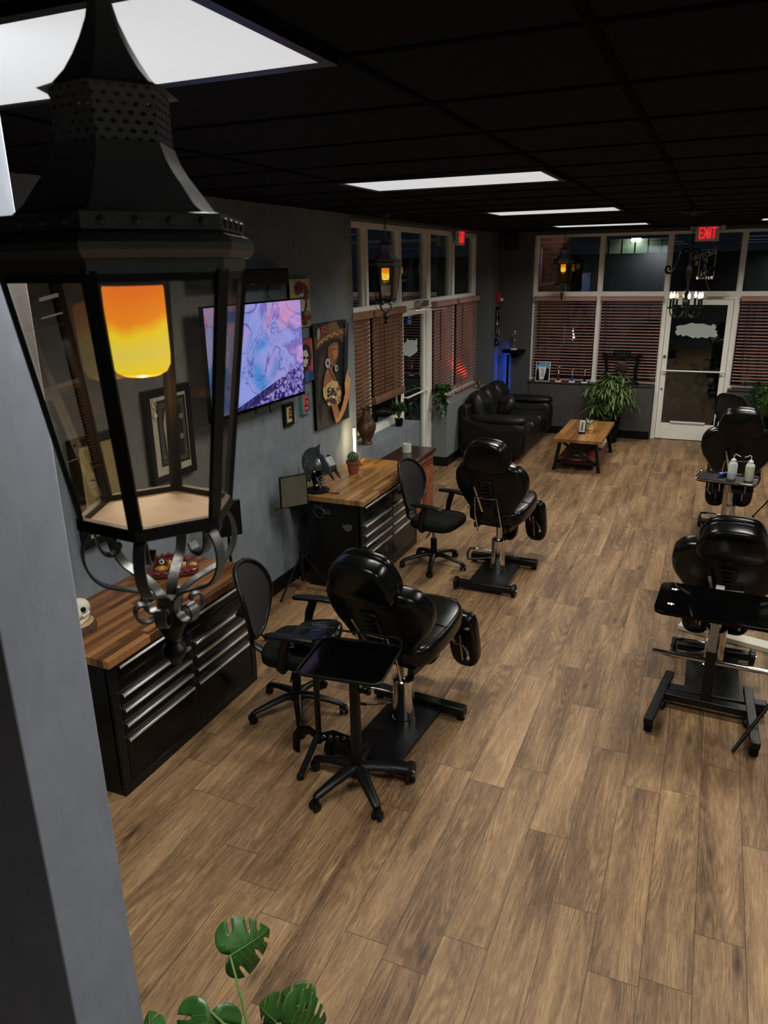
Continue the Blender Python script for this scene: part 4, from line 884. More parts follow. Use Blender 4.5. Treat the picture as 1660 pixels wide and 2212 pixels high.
# ================================================================== TOOL CHESTS
def tool_chest(label, y0, y1, xf, wood, top_label):
    """front faces +x at xf; runs y0..y1"""
    L = y1 - y0; D = 0.52; t = thing('tool_chest', label, 'tool chest', (xf, y0, 0), group='black rolling tool chests')
    m = MB(); m.bb((-D, 0, 0.035), (-0.012, 0.02, 0.795)); m.bb((-D, L - 0.02, 0.035), (-0.012, L, 0.795)); m.bb((-D, 0.02, 0.035), (-D + 0.02, L - 0.02, 0.795)); m.bb((-D + .02, 0.02, 0.035), (-0.02, L - 0.02, 0.05)); m.bb((-D + .02, 0.02, 0.785), (-0.02, L - 0.02, 0.795))
    m.bb((-0.03, 0.0, 0.0), (0.0, L, 0.055)); m.bb((-0.03, 0, 0.055), (0.002, 0.055, 0.795)); m.bb((-0.03, L - 0.055, 0.055), (0.002, L, 0.795)); m.bb((-0.03, L / 2 - 0.02, 0.055), (-0.001, L / 2 + 0.02, 0.68)); m.bb((-D, 0, 0), (-0.03, 0.03, 0.035)); m.bb((-D, L - .03, 0), (-0.03, L, 0.035))
    m.build('body', 'blkmetal', t, 0.003)
    def drawer(a, b, z0, z1, big=False):
        d = MB(); d.bb((-0.40, a + 0.01, z0 + 0.004), (-0.031, b - 0.01, z1 - 0.03)); d.bb((-0.031, a, z0 + 0.002), (0.0, b, z1 - 0.002)); dr_ = d.build('drawer', 'blkdrawer', t, 0.002)
        h = MB(); zz = z1 - 0.026; h.bb((0.0, a + 0.004, zz + 0.010), (0.021, b - 0.004, zz + 0.018)); h.bb((0.017, a + 0.004, zz + 0.001), (0.021, b - 0.004, zz + 0.010)); h.build('pull', 'alu', dr_, 0.003)
    drawer(0.06, L - 0.06, 0.685, 0.775)
    zs = [0.06, 0.345, 0.435, 0.525, 0.615, 0.68] if False else [0.06, 0.335, 0.425, 0.515, 0.605, 0.68]
    for (a, b) in ((0.06, L / 2 - 0.022), (L / 2 + 0.022, L - 0.06)):
        for i in range(4): drawer(a, b, zs[i], zs[i + 1])
        d = MB(); d.bb((-0.031, a, 0.608), (-0.001, b, 0.679)); d.build('drawer', 'blkdrawer', t, 0.002)
    m = MB(); m.cyl((0.0, L / 2, 0.79), (0.006, L / 2, 0.79), 0.008, 12); m.build('lock', 'steel', t)
    w = MB(); w.bb((-0.70 + 0.03, 0.0, 0.0), (0.035, L + 0.05, 0.046)); wt = w.build('worktop', wood, None, 0.003, loc=(xf, y0 - 0.025, 0.796)); tag(wt, top_label, 'worktop')
    return t
M['blkdrawer'] = mat('black drawer front', (0.002, 0.002, 0.0022), 0.22, spec=0.25, var=0.05)
tc1 = tool_chest('black tool chest with silver drawer pulls, nearest the camera', 2.52, 3.83, -2.64, 'butcher', 'red brown butcher block worktop on the nearest tool chest')
tc2 = tool_chest('black tool chest with stickers on its side, under the cactus and helmet', 5.40, 6.72, -2.56, 'butcher_light', 'honey coloured worktop on the second tool chest, lit by a lamp')
# emblems stuck on the side and on a drawer of the second chest
m = MB(); fr = frame((-0.40, -0.0005, 0.69), (1, 0, 0), (0, 0, 1), (0, -1, 0))
c = [(0.05 * math.cos(a) * (1 + 0.12 * math.sin(3 * a)), 0.045 * math.sin(a)) for a in [2 * PI * i / 20 for i in range(20)]]
m.tube([fr @ Vector((x, y, 0.001)) for x, y in c], 0.0025, 5, closed=True)
for i in range(5): m.tube([fr @ Vector(p) for p in ((-0.04 + 0.018 * i, 0.045, 0.001), (-0.055 + 0.02 * i, 0.07, 0.001), (-0.03 + 0.018 * i, 0.06, 0.001))], 0.002, 5)
for j in range(3): m.tube([fr @ Vector((0.05 + 0.01 * k, 0.03 - 0.015 * j + 0.004 * math.sin(k * 3 + j), 0.001)) for k in range(7)], 0.0016, 5)
m.build('line_sticker', 'irongrey', tc2)
m = MB(); c = [(0.045 * math.cos(a), 0.05 * math.sin(a)) for a in [PI + PI * i / 14 for i in range(15)]] + [(0.03, 0.02), (0.022, 0.004), (0.012, 0.028), (0.0, 0.004), (-0.012, 0.02), (-0.022, 0.0), (-0.034, 0.012)]
m.prism(c, 0.001, frame((-0.13, -0.0002, 0.60), (1, 0, 0), (0, 0, 1), (0, -1, 0))); m.build('half_moon_sticker', 'steel', tc2, smooth=False)
m = MB(); o_ = Vector((0.003, 0.52, 0.235))
m.tube([o_ + Vector((0, 0.035 * math.cos(a), 0.035 * math.sin(a))) for a in [2 * PI * i / 24 for i in range(24)]], 0.003, 5, closed=True); m.tube([o_ + Vector((0, 0.022 * math.cos(a), 0.022 * math.sin(a))) for a in [2 * PI * i / 24 for i in range(24)]], 0.002, 5, closed=True)
m.tube([o_ + Vector((0, 0.010 * math.sin(i), 0.016 - i * 0.004)) for i in range(9)], 0.002, 5)
m.build('round_sticker', 'steel', tc2)
# ------------------------------------------------------------------ things on the worktops
TZ = 0.843
# carved guardian mask
t = thing('carved_mask', 'carved red and gold guardian creature mask on the nearest worktop, against the wall', 'mask', (-3.03, 3.53, TZ), math.radians(38)); t.scale = (0.86, 0.86, 0.92)
M['maskred'] = mat('dark red lacquer', (0.11, 0.018, 0.018), 0.25, var=0.6, vs_=30); M['maskgold'] = mat('ochre gold paint', (0.42, 0.22, 0.045), 0.35, var=0.4, vs_=26)
m = MB(); m.cushion([(-0.19, -0.09), (0.19, -0.09), (0.21, 0.03), (0.12, 0.10), (-0.12, 0.10), (-0.21, 0.03)], 0.05, 0.02, Matrix.Translation((0, 0, 0.026)), puff=0.02); m.ball((0, 0.03, 0.075), (0.125, 0.07, 0.065), 18); m.build('face', 'maskred', t, sharp=60)
m = MB(); m.ball((-0.06, -0.035, 0.062), (0.055, 0.028, 0.026), 12); m.ball((0.065, -0.03, 0.07), (0.05, 0.026, 0.03), 12); m.ball((0.0, -0.045, 0.09), (0.02, 0.03, 0.035), 10); m.ball((0.16, 0.0, 0.055), (0.035, 0.025, 0.02), 10); m.build('gold_cheeks', 'maskgold', t)
for s in (-1, 1):
    m = MB(); m.ball((s * 0.048 - 0.01, -0.028, 0.112), 0.022, 14); e = m.build('eye', 'bone', t); m = MB(); m.ball((s * 0.048 - 0.01, -0.046, 0.118), (0.009, 0.006, 0.009), 10); m.build('pupil', 'blkgloss', e)
    m = MB(); m.tube([(s * 0.048 - 0.01 + 0.03 * math.cos(a), -0.036, 0.112 + 0.028 * math.sin(a)) for a in [2 * PI * i / 18 for i in range(18)]], 0.006, 8, closed=True); m.build('eye_ring', 'maskred', e)
m = MB()
for i in range(9): a = i / 8 * PI; m.ball((-0.13 * math.cos(a) * 0.9, 0.0, 0.10 + 0.05 * math.sin(a)), (0.018, 0.016, 0.016), 10)
for i in range(7): m.tube([(-0.16 + i * 0.052 + 0.018 * math.cos(a), -0.088, 0.034 + 0.014 * math.sin(a)) for a in [2 * PI * k / 12 for k in range(12)]], 0.005, 6, closed=True)
tag(m.build('curls', 'maskred', t), kind='stuff')
m = MB()
for i in range(7): m.lathe([(0.006, 0), (0.005, 0.012), (0.0, 0.02)], (0.035 + 0.012 * i, -0.055 + 0.004 * i, 0.078), 8)
m.build('teeth', 'bone', t)
# animal skull on a wood slice
t = thing('wood_slice', 'round bark edged wood slice on the nearest worktop beside the wall end', 'wood slice', (-3.03, 2.70, TZ))
m = MB(); n_ = 36; pr = [(0.0, 0.0), (1.0, 0.0), (1.03, 0.02), (1.0, 0.045), (0.93, 0.046)]
V = []; F = []
for r, z in pr[1:]:
    for k in range(n_): a = 2 * PI * k / n_; q = r * (0.118 + 0.006 * math.sin(5 * a) + 0.004 * math.sin(11 * a)); V.append((q * math.cos(a), q * math.sin(a), z))
for i in range(3):
    for k in range(n_): F.append((i * n_ + k, i * n_ + (k + 1) % n_, (i + 1) * n_ + (k + 1) % n_, (i + 1) * n_ + k))
m.add(V, F); m.add([V[k] for k in range(n_)], [tuple(reversed(range(n_)))]); m.build('bark_rim', 'bark', t)
m = MB(); m.lathe([(0.0, 0.044), (0.108, 0.044), (0.109, 0.0475), (0.0, 0.0485)], seg=n_); m.build('cut_face', 'cutwood', t)
t = thing('animal_skull', 'pale animal skull with teeth resting on the bark edged wood slice', 'skull', (-3.02, 2.70, TZ + 0.049), math.radians(25))
m = MB(); m.ball((0.03, 0.03, 0.075), (0.055, 0.05, 0.05), 18); m.ball((0.03, -0.04, 0.06), (0.034, 0.075, 0.032), 16); m.ball((0.03, -0.09, 0.05), (0.022, 0.03, 0.02), 12); m.tube([(-0.005, 0.04, 0.06), (-0.02, 0.0, 0.05), (0.0, -0.03, 0.045)], 0.009, 8); m.tube([(0.065, 0.04, 0.06), (0.082, 0.0, 0.05), (0.062, -0.03, 0.045)], 0.009, 8); m.build('cranium', 'bone', t)
m = MB(); m.tube([(-0.005, 0.05, 0.045), (0.0, 0.02, 0.014), (0.015, -0.05, 0.012), (0.03, -0.10, 0.018), (0.045, -0.05, 0.012), (0.062, 0.02, 0.014), (0.066, 0.05, 0.045)], 0.011, 8, flat=1.2); m.build('jaw', 'bone', t)
for s in (-1, 1): m = MB(); m.ball((0.03 + s * 0.034, -0.012, 0.078), (0.014, 0.018, 0.014), 10); m.build('eye_socket', 'blkmatte', t)
m = MB()
for i in range(8): s = -1 if i < 4 else 1; m.lathe([(0.0, -0.012), (0.004, -0.004), (0.004, 0.004)], (0.03 + s * 0.018, -0.035 - (i % 4) * 0.018, 0.036), 6)
m.build('teeth', 'bone', t)
# gladiator helmet on its stand, facing +x
t = thing('display_helmet', 'grey metal crested helmet on a black round stand on the second worktop', 'helmet', (-3.03, 5.52, TZ), math.radians(-12))
M['gunmetal'] = mat('dull gunmetal', (0.15, 0.16, 0.155), 0.30, 0.9, var=0.5, vs_=14, bump=0.2, bs=25)
m = MB(); m.lathe([(0.105, 0.0), (0.108, 0.012), (0.095, 0.022), (0.045, 0.028), (0.035, 0.05), (0.05, 0.12), (0.055, 0.20), (0.0, 0.24)], seg=28); m.build('stand', 'blkmatte', t)
m = MB(); V = []; F = []; nu, nv = 24, 12
for j in range(nv + 1):
    th = PI * 0.60 * j / nv
    for k in range(nu):
        a = 2 * PI * k / nu; x_ = math.sin(th) * math.cos(a) * 0.115; y_ = math.sin(th) * math.sin(a) * 0.095; z_ = 0.235 + math.cos(th) * 0.105
        if x_ < 0: z_ -= 0.10 * (j / nv) ** 2; x_ *= 1 + 0.1 * (j / nv)
        V.append((x_, y_, z_))
for j in range(nv):
    for k in range(nu): F.append((j * nu + k, (j + 1) * nu + k, (j + 1) * nu + (k + 1) % nu, j * nu + (k + 1) % nu))
m.add(V, F); o = m.build('dome', 'gunmetal', t, sharp=60); so_ = o.modifiers.new('s', 'SOLIDIFY'); so_.thickness = 0.005
cr = [(-0.14, 0.10)] + [(-0.165 * math.cos(a) - 0.0, 0.235 + 0.155 * math.sin(a)) for a in [-0.5 + 2.05 * i / 14 for i in range(15)]] + [(0.055, 0.43), (0.04, 0.385), (0.045, 0.345), (0.02, 0.338), (-0.05, 0.325), (-0.095, 0.28), (-0.115, 0.22), (-0.12, 0.13)]
m = MB(); m.prism(cr, 0.012, frame((0, 0.006, 0), (1, 0, 0), (0, 0, 1), (0, -1, 0))); m.build('crest', 'gunmetal', t, 0.002)
vp = [(0.06, 0.275), (0.095, 0.335), (0.135, 0.325), (0.185, 0.255), (0.19, 0.22), (0.235, 0.145), (0.225, 0.135), (0.16, 0.19), (0.13, 0.165), (0.08, 0.185)]
for s in (-1, 1): m = MB(); m.prism(vp, 0.008, frame((0, s * 0.042 + 0.004, 0), (1, 0, 0), (0, 0, 1), (0, -1, 0))); m.build('visor_plate', 'gunmetal', t, 0.002)
m = MB(); m.beam((0.135, 0, 0.325), (0.185, 0, 0.255), 0.078, 0.006, up=(1, 0, 1)); m.beam((0.185, 0, 0.255), (0.19, 0, 0.22), 0.078, 0.006, up=(1, 0, 0)); m.build('visor_front', 'gunmetal', t, 0.002)
m = MB()
for i in range(4):
    m.beam((0.055 + i * 0.008, -0.058, 0.135 - i * 0.022), (0.13, -0.05, 0.185 - i * 0.025), 0.005, 0.006)
m.beam((0.04, -0.06, 0.15), (0.09, -0.055, 0.05), 0.010, 0.006); m.beam((0.045, -0.058, 0.075), (0.125, -0.05, 0.14), 0.008, 0.006); m.ball((0.045, -0.06, 0.07), 0.013, 10); m.ball((0.05, -0.092, 0.2), (0.014, 0.008, 0.014), 10); m.build('cheek_grille', 'chrome', t)
m = MB()
for (x_, z_) in ((-0.135, 0.20), (-0.12, 0.27), (-0.09, 0.315), (-0.13, 0.15), (-0.08, 0.21), (-0.105, 0.165)): m.lathe([(0.006, 0), (0.004, 0.012), (0.0, 0.02)], (x_, -0.065 if abs(x_) < 0.1 else -0.02, z_), 8, R=Matrix.Rotation(PI / 2, 3, 'X'))
m.build('spikes', 'chrome', t)
m = MB(); m.tube([(0.09, 0.02, 0.02), (0.13, 0.0, 0.008), (0.17, 0.01, 0.006), (0.22, 0.03, 0.006)], [0.004, 0.004, 0.005, 0.007], 8); m.build('leather_strap', 'maskred', t)
# cactus
t = thing('potted_cactus', 'round spiny cactus in a terracotta coloured pot on the second worktop', 'potted plant', (-2.985, 6.16, TZ))
m = MB(); m.lathe([(0.045, 0.0), (0.062, 0.095), (0.068, 0.097), (0.070, 0.125), (0.062, 0.125), (0.060, 0.105), (0.0, 0.105)], seg=28); m.build('pot', 'terra', t)
m = MB(); V = []; F = []; nu = 44; nv = 12
for j in range(nv + 1):
    th = PI * j / nv * 0.93
    for k in range(nu): a = 2 * PI * k / nu; r = 0.05 * math.sin(th) * (1 + 0.10 * math.cos(11 * a)); V.append((r * math.cos(a), r * math.sin(a), 0.155 + 0.055 * math.cos(th)))
for j in range(nv):
    for k in range(nu): F.append((j * nu + k, (j + 1) * nu + k, (j + 1) * nu + (k + 1) % nu, j * nu + (k + 1) % nu))
m.add(V, F); cb = m.build('cactus_body', 'leafd', t, sharp=80)
m = MB()
for k in range(11):
    a = 2 * PI * k / 11
    for j in range(1, 8):
        th = PI * j / 9; p = Vector((0.054 * math.sin(th) * math.cos(a), 0.054 * math.sin(th) * math.sin(a), 0.155 + 0.056 * math.cos(th)))
        for s in range(4): d = Vector((math.cos(a) + random.uniform(-.7, .7), math.sin(a) + random.uniform(-.7, .7), math.cos(th) + random.uniform(-.6, .7))).normalized() * 0.017; m.tube([p, p + d], [0.0009, 0.0004], 3)
tag(m.build('spines', 'bone', cb), kind='stuff')
# led tube lamp on a small tripod
t = thing('tube_lamp', 'slim lit tube lamp on a small black tripod behind the cactus', 'lamp', (-3.10, 6.45, TZ))
m = MB(); m.bb((-0.022, 0.0, 0.07), (-0.006, 0.035, 0.37)); m.cyl((0, 0.02, 0.045), (0, 0.02, 0.09), 0.010, 10)
for k in range(3): a = 2 * PI * k / 3 - 0.5; m.tube([(0, 0.02, 0.06), (0.05 * math.cos(a), 0.02 + 0.05 * math.sin(a), 0.03), (0.085 * math.cos(a), 0.02 + 0.085 * math.sin(a), 0.006)], 0.006, 8)
m.build('tripod', 'blkmetal', t)
m = MB(); m.tube([(-0.004, -0.004, 0.075), (-0.004, -0.004, 0.365)], 0.013, 14); m.build('light_tube', emis('warm white light tube', (1.0, 0.90, 0.68), 5.0), t)
area('tube_light', (-3.09, 6.47, TZ + 0.22), 0.03, 0.28, 5.0, (1.0, 0.72, 0.36), (math.radians(90), 0, math.radians(78)))
area('tube_light', (-3.09, 6.43, TZ + 0.22), 0.03, 0.28, 1.3, (1.0, 0.74, 0.40), (math.radians(55), 0, math.radians(10)))
# side cabinet beyond the second chest
t = thing('side_cabinet', 'small dark topped cabinet with carved red wood doors, beyond the second tool chest', 'cabinet', (-2.88, 7.30, 0))
m = MB(); m.bb((-0.185, -0.34, 0.755), (0.20, 0.35, 0.785)); m.bb((-0.18, -0.33, 0.735), (0.19, 0.34, 0.757)); m.build('top', 'darkwood', t, 0.006)
m = MB(); m.bb((-0.17, -0.31, 0.04), (0.17, 0.32, 0.735)); m.bb((-0.18, -0.32, 0), (0.18, 0.33, 0.05)); m.build('carcass', 'darkwood', t, 0.004)
for i in range(3):
    y = -0.20 + i * 0.205; m = MB(); m.bb((0.17, y - 0.09, 0.64), (0.18, y + 0.09, 0.725)); m.bb((0.18, y - 0.07, 0.655), (0.184, y + 0.07, 0.71)); d = m.build('drawer', 'redwood', t, 0.003)
    m = MB()
    for k in range(5): m.tube([(0.185, y - 0.06 + k * 0.03 + 0.010 * math.cos(q), 0.683 + 0.016 * math.sin(q)) for q in [2 * PI * z / 10 for z in range(10)]], 0.003, 5, closed=True)
    m.build('carving', 'maskred', d)
for i in range(2):
    y = -0.15 + i * 0.31; m = MB(); m.bb((0.17, y - 0.14, 0.08), (0.18, y + 0.14, 0.62)); m.bb((0.18, y - 0.10, 0.13), (0.186, y + 0.10, 0.57)); d = m.build('door', 'redwood', t, 0.004)
    m = MB(); m.ball((0.195, y + (0.12 if i == 0 else -0.12), 0.36), 0.012, 10); m.tube([(0.19, y + (0.12 if i == 0 else -0.12) + 0.015 * math.cos(q), 0.335 + 0.02 * math.sin(q)) for q in [2 * PI * z / 12 for z in range(12)]], 0.003, 6, closed=True); m.build('ring_pull', 'irongrey', d)
t = thing('candle_jar', 'white glass candle jar on the dark side cabinet', 'candle', (-2.905, 7.33, 0.785))
m = MB(); m.lathe([(0.044, 0.0), (0.048, 0.004), (0.048, 0.095), (0.044, 0.097), (0.043, 0.075), (0.0, 0.072)], seg=30); m.build('jar', 'sticker', t)
m = MB(); m.lathe([(0.0, 0.0725), (0.042, 0.0755), (0.042, 0.079), (0.0, 0.079)], seg=24); m.build('wax', 'bone', t)
t = thing('canister', 'blue plastic tub with a black lid on the floor behind the second worktop', 'canister', (-3.172, 6.90, 0))
m = MB(); m.lathe([(0.075, 0), (0.08, 0.01), (0.08, 0.70), (0.0, 0.70)], seg=28); m.build('tub', 'blue', t)
m = MB(); m.lathe([(0.086, 0.695), (0.086, 0.73), (0.08, 0.738), (0.0, 0.738)], seg=28); m.build('lid', 'blk', t)
# bronze vase on the ledge
t = thing('bronze_vase', 'dark bronze urn with ring handles on the window ledge', 'vase', (-3.36, 7.29, 0.851))
m = MB(); m.lathe([(0.064, 0.0), (0.066, 0.012), (0.05, 0.028), (0.048, 0.045), (0.075, 0.10), (0.100, 0.165), (0.104, 0.20), (0.096, 0.235), (0.066, 0.285), (0.046, 0.33), (0.042, 0.375), (0.060, 0.395), (0.062, 0.405), (0.05, 0.405), (0.038, 0.38), (0.0, 0.38)], seg=32); m.build('body', 'bronze', t)
m = MB(); m.tube([(0.104 * math.cos(a), 0.104 * math.sin(a), 0.205) for a in [2 * PI * i / 32 for i in range(32)]], 0.004, 6, closed=True); m.tube([(0.072 * math.cos(a), 0.072 * math.sin(a), 0.28) for a in [2 * PI * i / 32 for i in range(32)]], 0.004, 6, closed=True)
m.build('relief_bands', 'bronze', t)
for s in (0.0, PI): m = MB(); a = -0.9 + s; c_ = Vector((0.074 * math.cos(a), 0.074 * math.sin(a), 0.285)); sd_ = Vector((-math.sin(a), math.cos(a), 0)); m.tube([c_ + sd_ * 0.02 * math.cos(q) + Vector((0.012 * math.cos(a), 0.012 * math.sin(a), 0.024 * math.sin(q))) for q in [2 * PI * z / 16 for z in range(16)]], 0.005, 8, closed=True); m.ball(c_ + Vector((0.004 * math.cos(a), 0.004 * math.sin(a), 0.022)), 0.014, 10); m.build('ring_handle', 'bronze', t)

# ================================================================== PLANTS
def leaf_quad(m, p, d, up, L, W, bend=0.3, n=4, mi=None, fold=0.15):
    """a tapering leaf from p along d, drooping"""
    d = d.normalized(); sd_ = d.cross(up)
    if sd_.length < 1e-4: sd_ = Vector((1, 0, 0))
    sd_.normalize(); V = []; q = p.copy(); dd = d.copy()
    for i in range(n + 1):
        t_ = i / n; w = W * math.sin(PI * min(1, 0.12 + 0.88 * t_)) ** 0.8 * (1 if t_ < 1 else 0.05)
        nr = sd_.cross(dd).normalized(); V += [q - sd_ * w / 2 + nr * fold * w, q + nr * 0, q + sd_ * w / 2 + nr * fold * w]
        q = q + dd * (L / n); dd = (dd + Vector((0, 0, -bend / n))).normalized()
    F = []
    for i in range(n): o = i * 3; F += [(o, o + 1, o + 4, o + 3), (o + 1, o + 2, o + 5, o + 4)]
    m.add(V, F, mi)
# bushy plant with long drooping leaves on the sill, hanging down before the low wall
t = thing('trailing_plant', 'large plant with long drooping green leaves standing before the back windows, left of the door', 'plant', (-1.38, 12.05, 0))
m = MB(); m.lathe([(0.13, 0), (0.16, 0.02), (0.19, 0.36), (0.20, 0.38), (0.18, 0.38), (0.17, 0.33), (0.0, 0.33)], seg=28); m.build('pot', 'blkmatte', t)
m = MB(); stems = []
for i in range(40):
    a = random.uniform(0, 2 * PI); r = random.uniform(0.08, 0.47); top = random.uniform(0.78, 1.12) - 0.30 * (r / 0.47) ** 2
    yc = math.sin(a) * r * 0.55; P = [Vector((0.03 * math.cos(a), 0.03 * math.sin(a), 0.33)), Vector((0.3 * r * math.cos(a), 0.3 * yc, top * 0.75 + .1)), Vector((r * math.cos(a) * 0.75, yc * 0.75, top)), Vector((r * math.cos(a), yc, top - 0.06))]
    m.tube(P, [0.006, 0.005, 0.004, 0.003], 6); stems.append(P)
m.build('stems', 'stem', t)
m = MB()
for P in stems:
    for k in range(22):
        s_ = random.uniform(0.35, 3.0); i = min(2, int(s_)); p = P[i].lerp(P[i + 1], s_ - i); a = random.uniform(0, 2 * PI)
        d = Vector((math.cos(a) * 0.55, math.sin(a) * 0.45, random.uniform(-0.2, 0.35))); leaf_quad(m, p, d, Vector((0, 0, 1)), random.uniform(0.15, 0.27), random.uniform(0.022, 0.034), random.uniform(1.4, 2.6), 5, 0 if random.random() < 0.7 else 1)
tag(m.build('leaves', ['leafv', 'leafd'], t, sharp=80), kind='stuff')
def bush(name, label, loc, r, h, potr, poth, potm, nleaf, L, W, mt, droop=0.6, trail=0, seed=1, zc=0.5):
    random.seed(seed); t = thing(name, label, 'potted plant', loc)
    m = MB(); m.lathe([(potr * 0.75, 0), (potr * 0.8, 0.005), (potr, poth), (potr * 1.04, poth), (potr * 1.04, poth - 0.012), (potr * 0.9, poth - 0.012), (0, poth - 0.015)], seg=24); m.build('pot', potm, t)
    m = MB(); st = MB()
    for i in range(nleaf):
        a = random.uniform(0, 2 * PI); e = random.uniform(-0.15, 1.0); q = random.uniform(0.25, 1) ** 0.5
        c = Vector((math.cos(a) * r * q * math.cos(e), math.sin(a) * r * q * math.cos(e), poth + h * zc + h * 0.6 * q * math.sin(e)))
        if i % 4 == 0: st.tube([(0, 0, poth - 0.02), (c.x * 0.4, c.y * 0.4, poth + h * 0.4), tuple(c)], [0.003, 0.0025, 0.0015], 5)
        d = Vector((math.cos(a), math.sin(a), random.uniform(-0.3, 0.7))); leaf_quad(m, c - d.normalized() * L * 0.4, d, Vector((0, 0, 1)), L * random.uniform(0.7, 1.2), W * random.uniform(0.8, 1.2), droop, 4)
    for j in range(trail):
        a = random.uniform(-2.0, -0.6); P = [Vector((0, 0, poth)), Vector((math.cos(a) * potr * 1.3, math.sin(a) * potr * 1.6, poth + 0.03)), Vector((math.cos(a) * potr * 1.8, math.sin(a) * potr * 2.5, poth - 0.08)), Vector((math.cos(a) * potr * 1.9, math.sin(a) * potr * 2.6, poth - 0.35 * random.uniform(0.6, 1)))]
        st.tube(P, 0.002, 5)
        for k in range(8): p = P[1 + k // 4].lerp(P[2 + k // 4] if k // 4 < 2 else P[3], (k % 4) / 4); leaf_quad(m, p, Vector((random.uniform(-1, 1), random.uniform(-1, 0.2), -0.4)), Vector((0, 0, 1)), L, W * 1.3, 0.8, 4)
    st.build('stems', 'stem', t); tag(m.build('leaves', mt, t, sharp=80), kind='stuff'); return t
bush('potted_shrub', 'small dark leaved potted shrub on the window ledge beside the side door', (-3.39, 8.30, 0.851), 0.10, 0.20, 0.052, 0.09, 'blkgloss', 260, 0.04, 0.026, 'leafd', 0.4, seed=3)
bush('potted_pothos', 'trailing green plant in a black pot at the near end of the low grey wall', (-3.375, 9.85, 0.851), 0.15, 0.16, 0.075, 0.12, 'blk', 120, 0.085, 0.045, 'leafd', 0.7, 3, seed=4)
bush('potted_shrub', 'leafy shrub at the right edge under the back window', (0.80, 12.10, 0.0), 0.30, 0.55, 0.12, 0.50, 'blkmatte', 520, 0.06, 0.034, 'leafd', 0.6, seed=6, zc=0.45)
# monstera in the near foreground
t = thing('monstera_plant', 'monstera with large split green leaves rising into the bottom edge of the picture', 'potted plant', (-1.08, 1.40, 0))
MP = Vector((-1.08, 1.40, 0))
m = MB(); m.lathe([(0.11, 0), (0.13, 0.01), (0.16, 0.24), (0.17, 0.25), (0.15, 0.25), (0.145, 0.22), (0, 0.22)], seg=30); m.build('pot', 'blkmatte', t)
m = MB(); m.lathe([(0.0, 0.221), (0.144, 0.221), (0.0, 0.232)], seg=20); m.build('soil', 'soil', t)
def monstera_leaf(base, tip, side, W, cuts=4, cup=0.12, seed=0, hole=True):
    """base = where the stalk joins; outline drawn in (v along, u across) then cut by slots from the rim"""
    random.seed(seed); ax = (tip - base); L = ax.length; ax.normalize(); sd_ = (side - ax * side.dot(ax)).normalized(); nr = sd_.cross(ax)
    def half(s):
        pts = []
        prof = [(-0.16, 0.10), (-0.20, 0.25), (-0.12, 0.40), (0.05, 0.49), (0.25, 0.50), (0.45, 0.45), (0.62, 0.36), (0.78, 0.25), (0.90, 0.13), (1.0, 0.0)]
        N = 60
        def at(q):
            x = q * (len(prof) - 1); i = min(len(prof) - 2, int(x)); f = x - i; a0 = prof[max(0, i - 1)]; a, b = prof[i], prof[i + 1]; b1 = prof[min(len(prof) - 1, i + 2)]
            return [0.5 * ((2 * a[k]) + (-a0[k] + b[k]) * f + (2 * a0[k] - 5 * a[k] + 4 * b[k] - b1[k]) * f * f + (-a0[k] + 3 * a[k] - 3 * b[k] + b1[k]) * f ** 3) for k in (0, 1)]
        cs = [0.30 + 0.62 * (i + 0.5 + random.uniform(-0.15, 0.15)) / cuts for i in range(cuts)]; i = 0
        while i <= N:
            q = i / N; hit = None
            for c in cs:
                if abs(q - c) < 0.5 / N + 1e-6: hit = c
            v, u = at(q)
            if hit is not None and q < 0.93:
                dep = random.uniform(0.45, 0.72); v1, u1 = at(min(1, q + 0.055)); mid = 0.5 * (v + v1); pts.append((v, u)); pts.append((mid - 0.10 * (1 - dep) - 0.05, u * (1 - dep * 0.8) + 0.0)); pts.append((mid - 0.07, u1 * (1 - dep) + 0.0)); pts.append((mid - 0.02, u1 * (1 - dep * 0.75))); pts.append((v1, u1)); i += 4
            else: pts.append((v, u)); i += 1
        return [(v, s * u) for v, u in pts]
    R = half(1); Lf = half(-1); poly = [(0.0, 0.0)] + R + list(reversed(Lf))[1:]
    def P3(v, u, off): 
        z = cup * W * (-(abs(u) / 0.5) ** 1.6) - 0.18 * L * max(0, v - 0.1) ** 2 + 0.035 * W * math.sin(9 * v) * abs(u)
        return base + ax * (v * L) + sd_ * (u * W) + nr * (z + off)
    tri = tessellate_polygon([[Vector((v, u, 0)) for v, u in poly]])
    # refine triangles so the blade can curve
    verts = [Vector(p) for p in poly]; tris = [tuple(x) for x in tri]
    for _ in range(2):
        cache = {}; nt = []
        def midp(a, b):
            k = (min(a, b), max(a, b))
            if k not in cache: verts.append((verts[a] + verts[b]) / 2); cache[k] = len(verts) - 1
            return cache[k]
        for a, b, c in tris: ab, bc, ca = midp(a, b), midp(b, c), midp(c, a); nt += [(a, ab, ca), (b, bc, ab), (c, ca, bc), (ab, bc, ca)]
        tris = nt
    mb = MB(); mb.add([P3(p.x, p.y, 0.0) for p in verts], tris); o = mb.build('leaf', 'leaf', t, sharp=85)
    sd2 = o.modifiers.new('s', 'SOLIDIFY'); sd2.thickness = 0.0012
    mb = MB(); mb.tube([P3(v / 10, 0, 0.0008) for v in range(0, 10)], [0.0022 * (1 - v / 12) for v in range(10)], 6)
    for k in range(5):
        for s in (-1, 1): v0 = 0.05 + k * 0.16; mb.tube([P3(v0 + 0.05 * q, s * 0.11 * q, 0.0008) for q in range(0, 4)], 0.0009, 4)
    mb.build('midrib', 'stem', o)
def PD(x, y, D): return Vector((0, 0, CAM_H)) + ray(x, y) * D - MP
UPC = -fw
root = Vector((0, 0, 0.22))
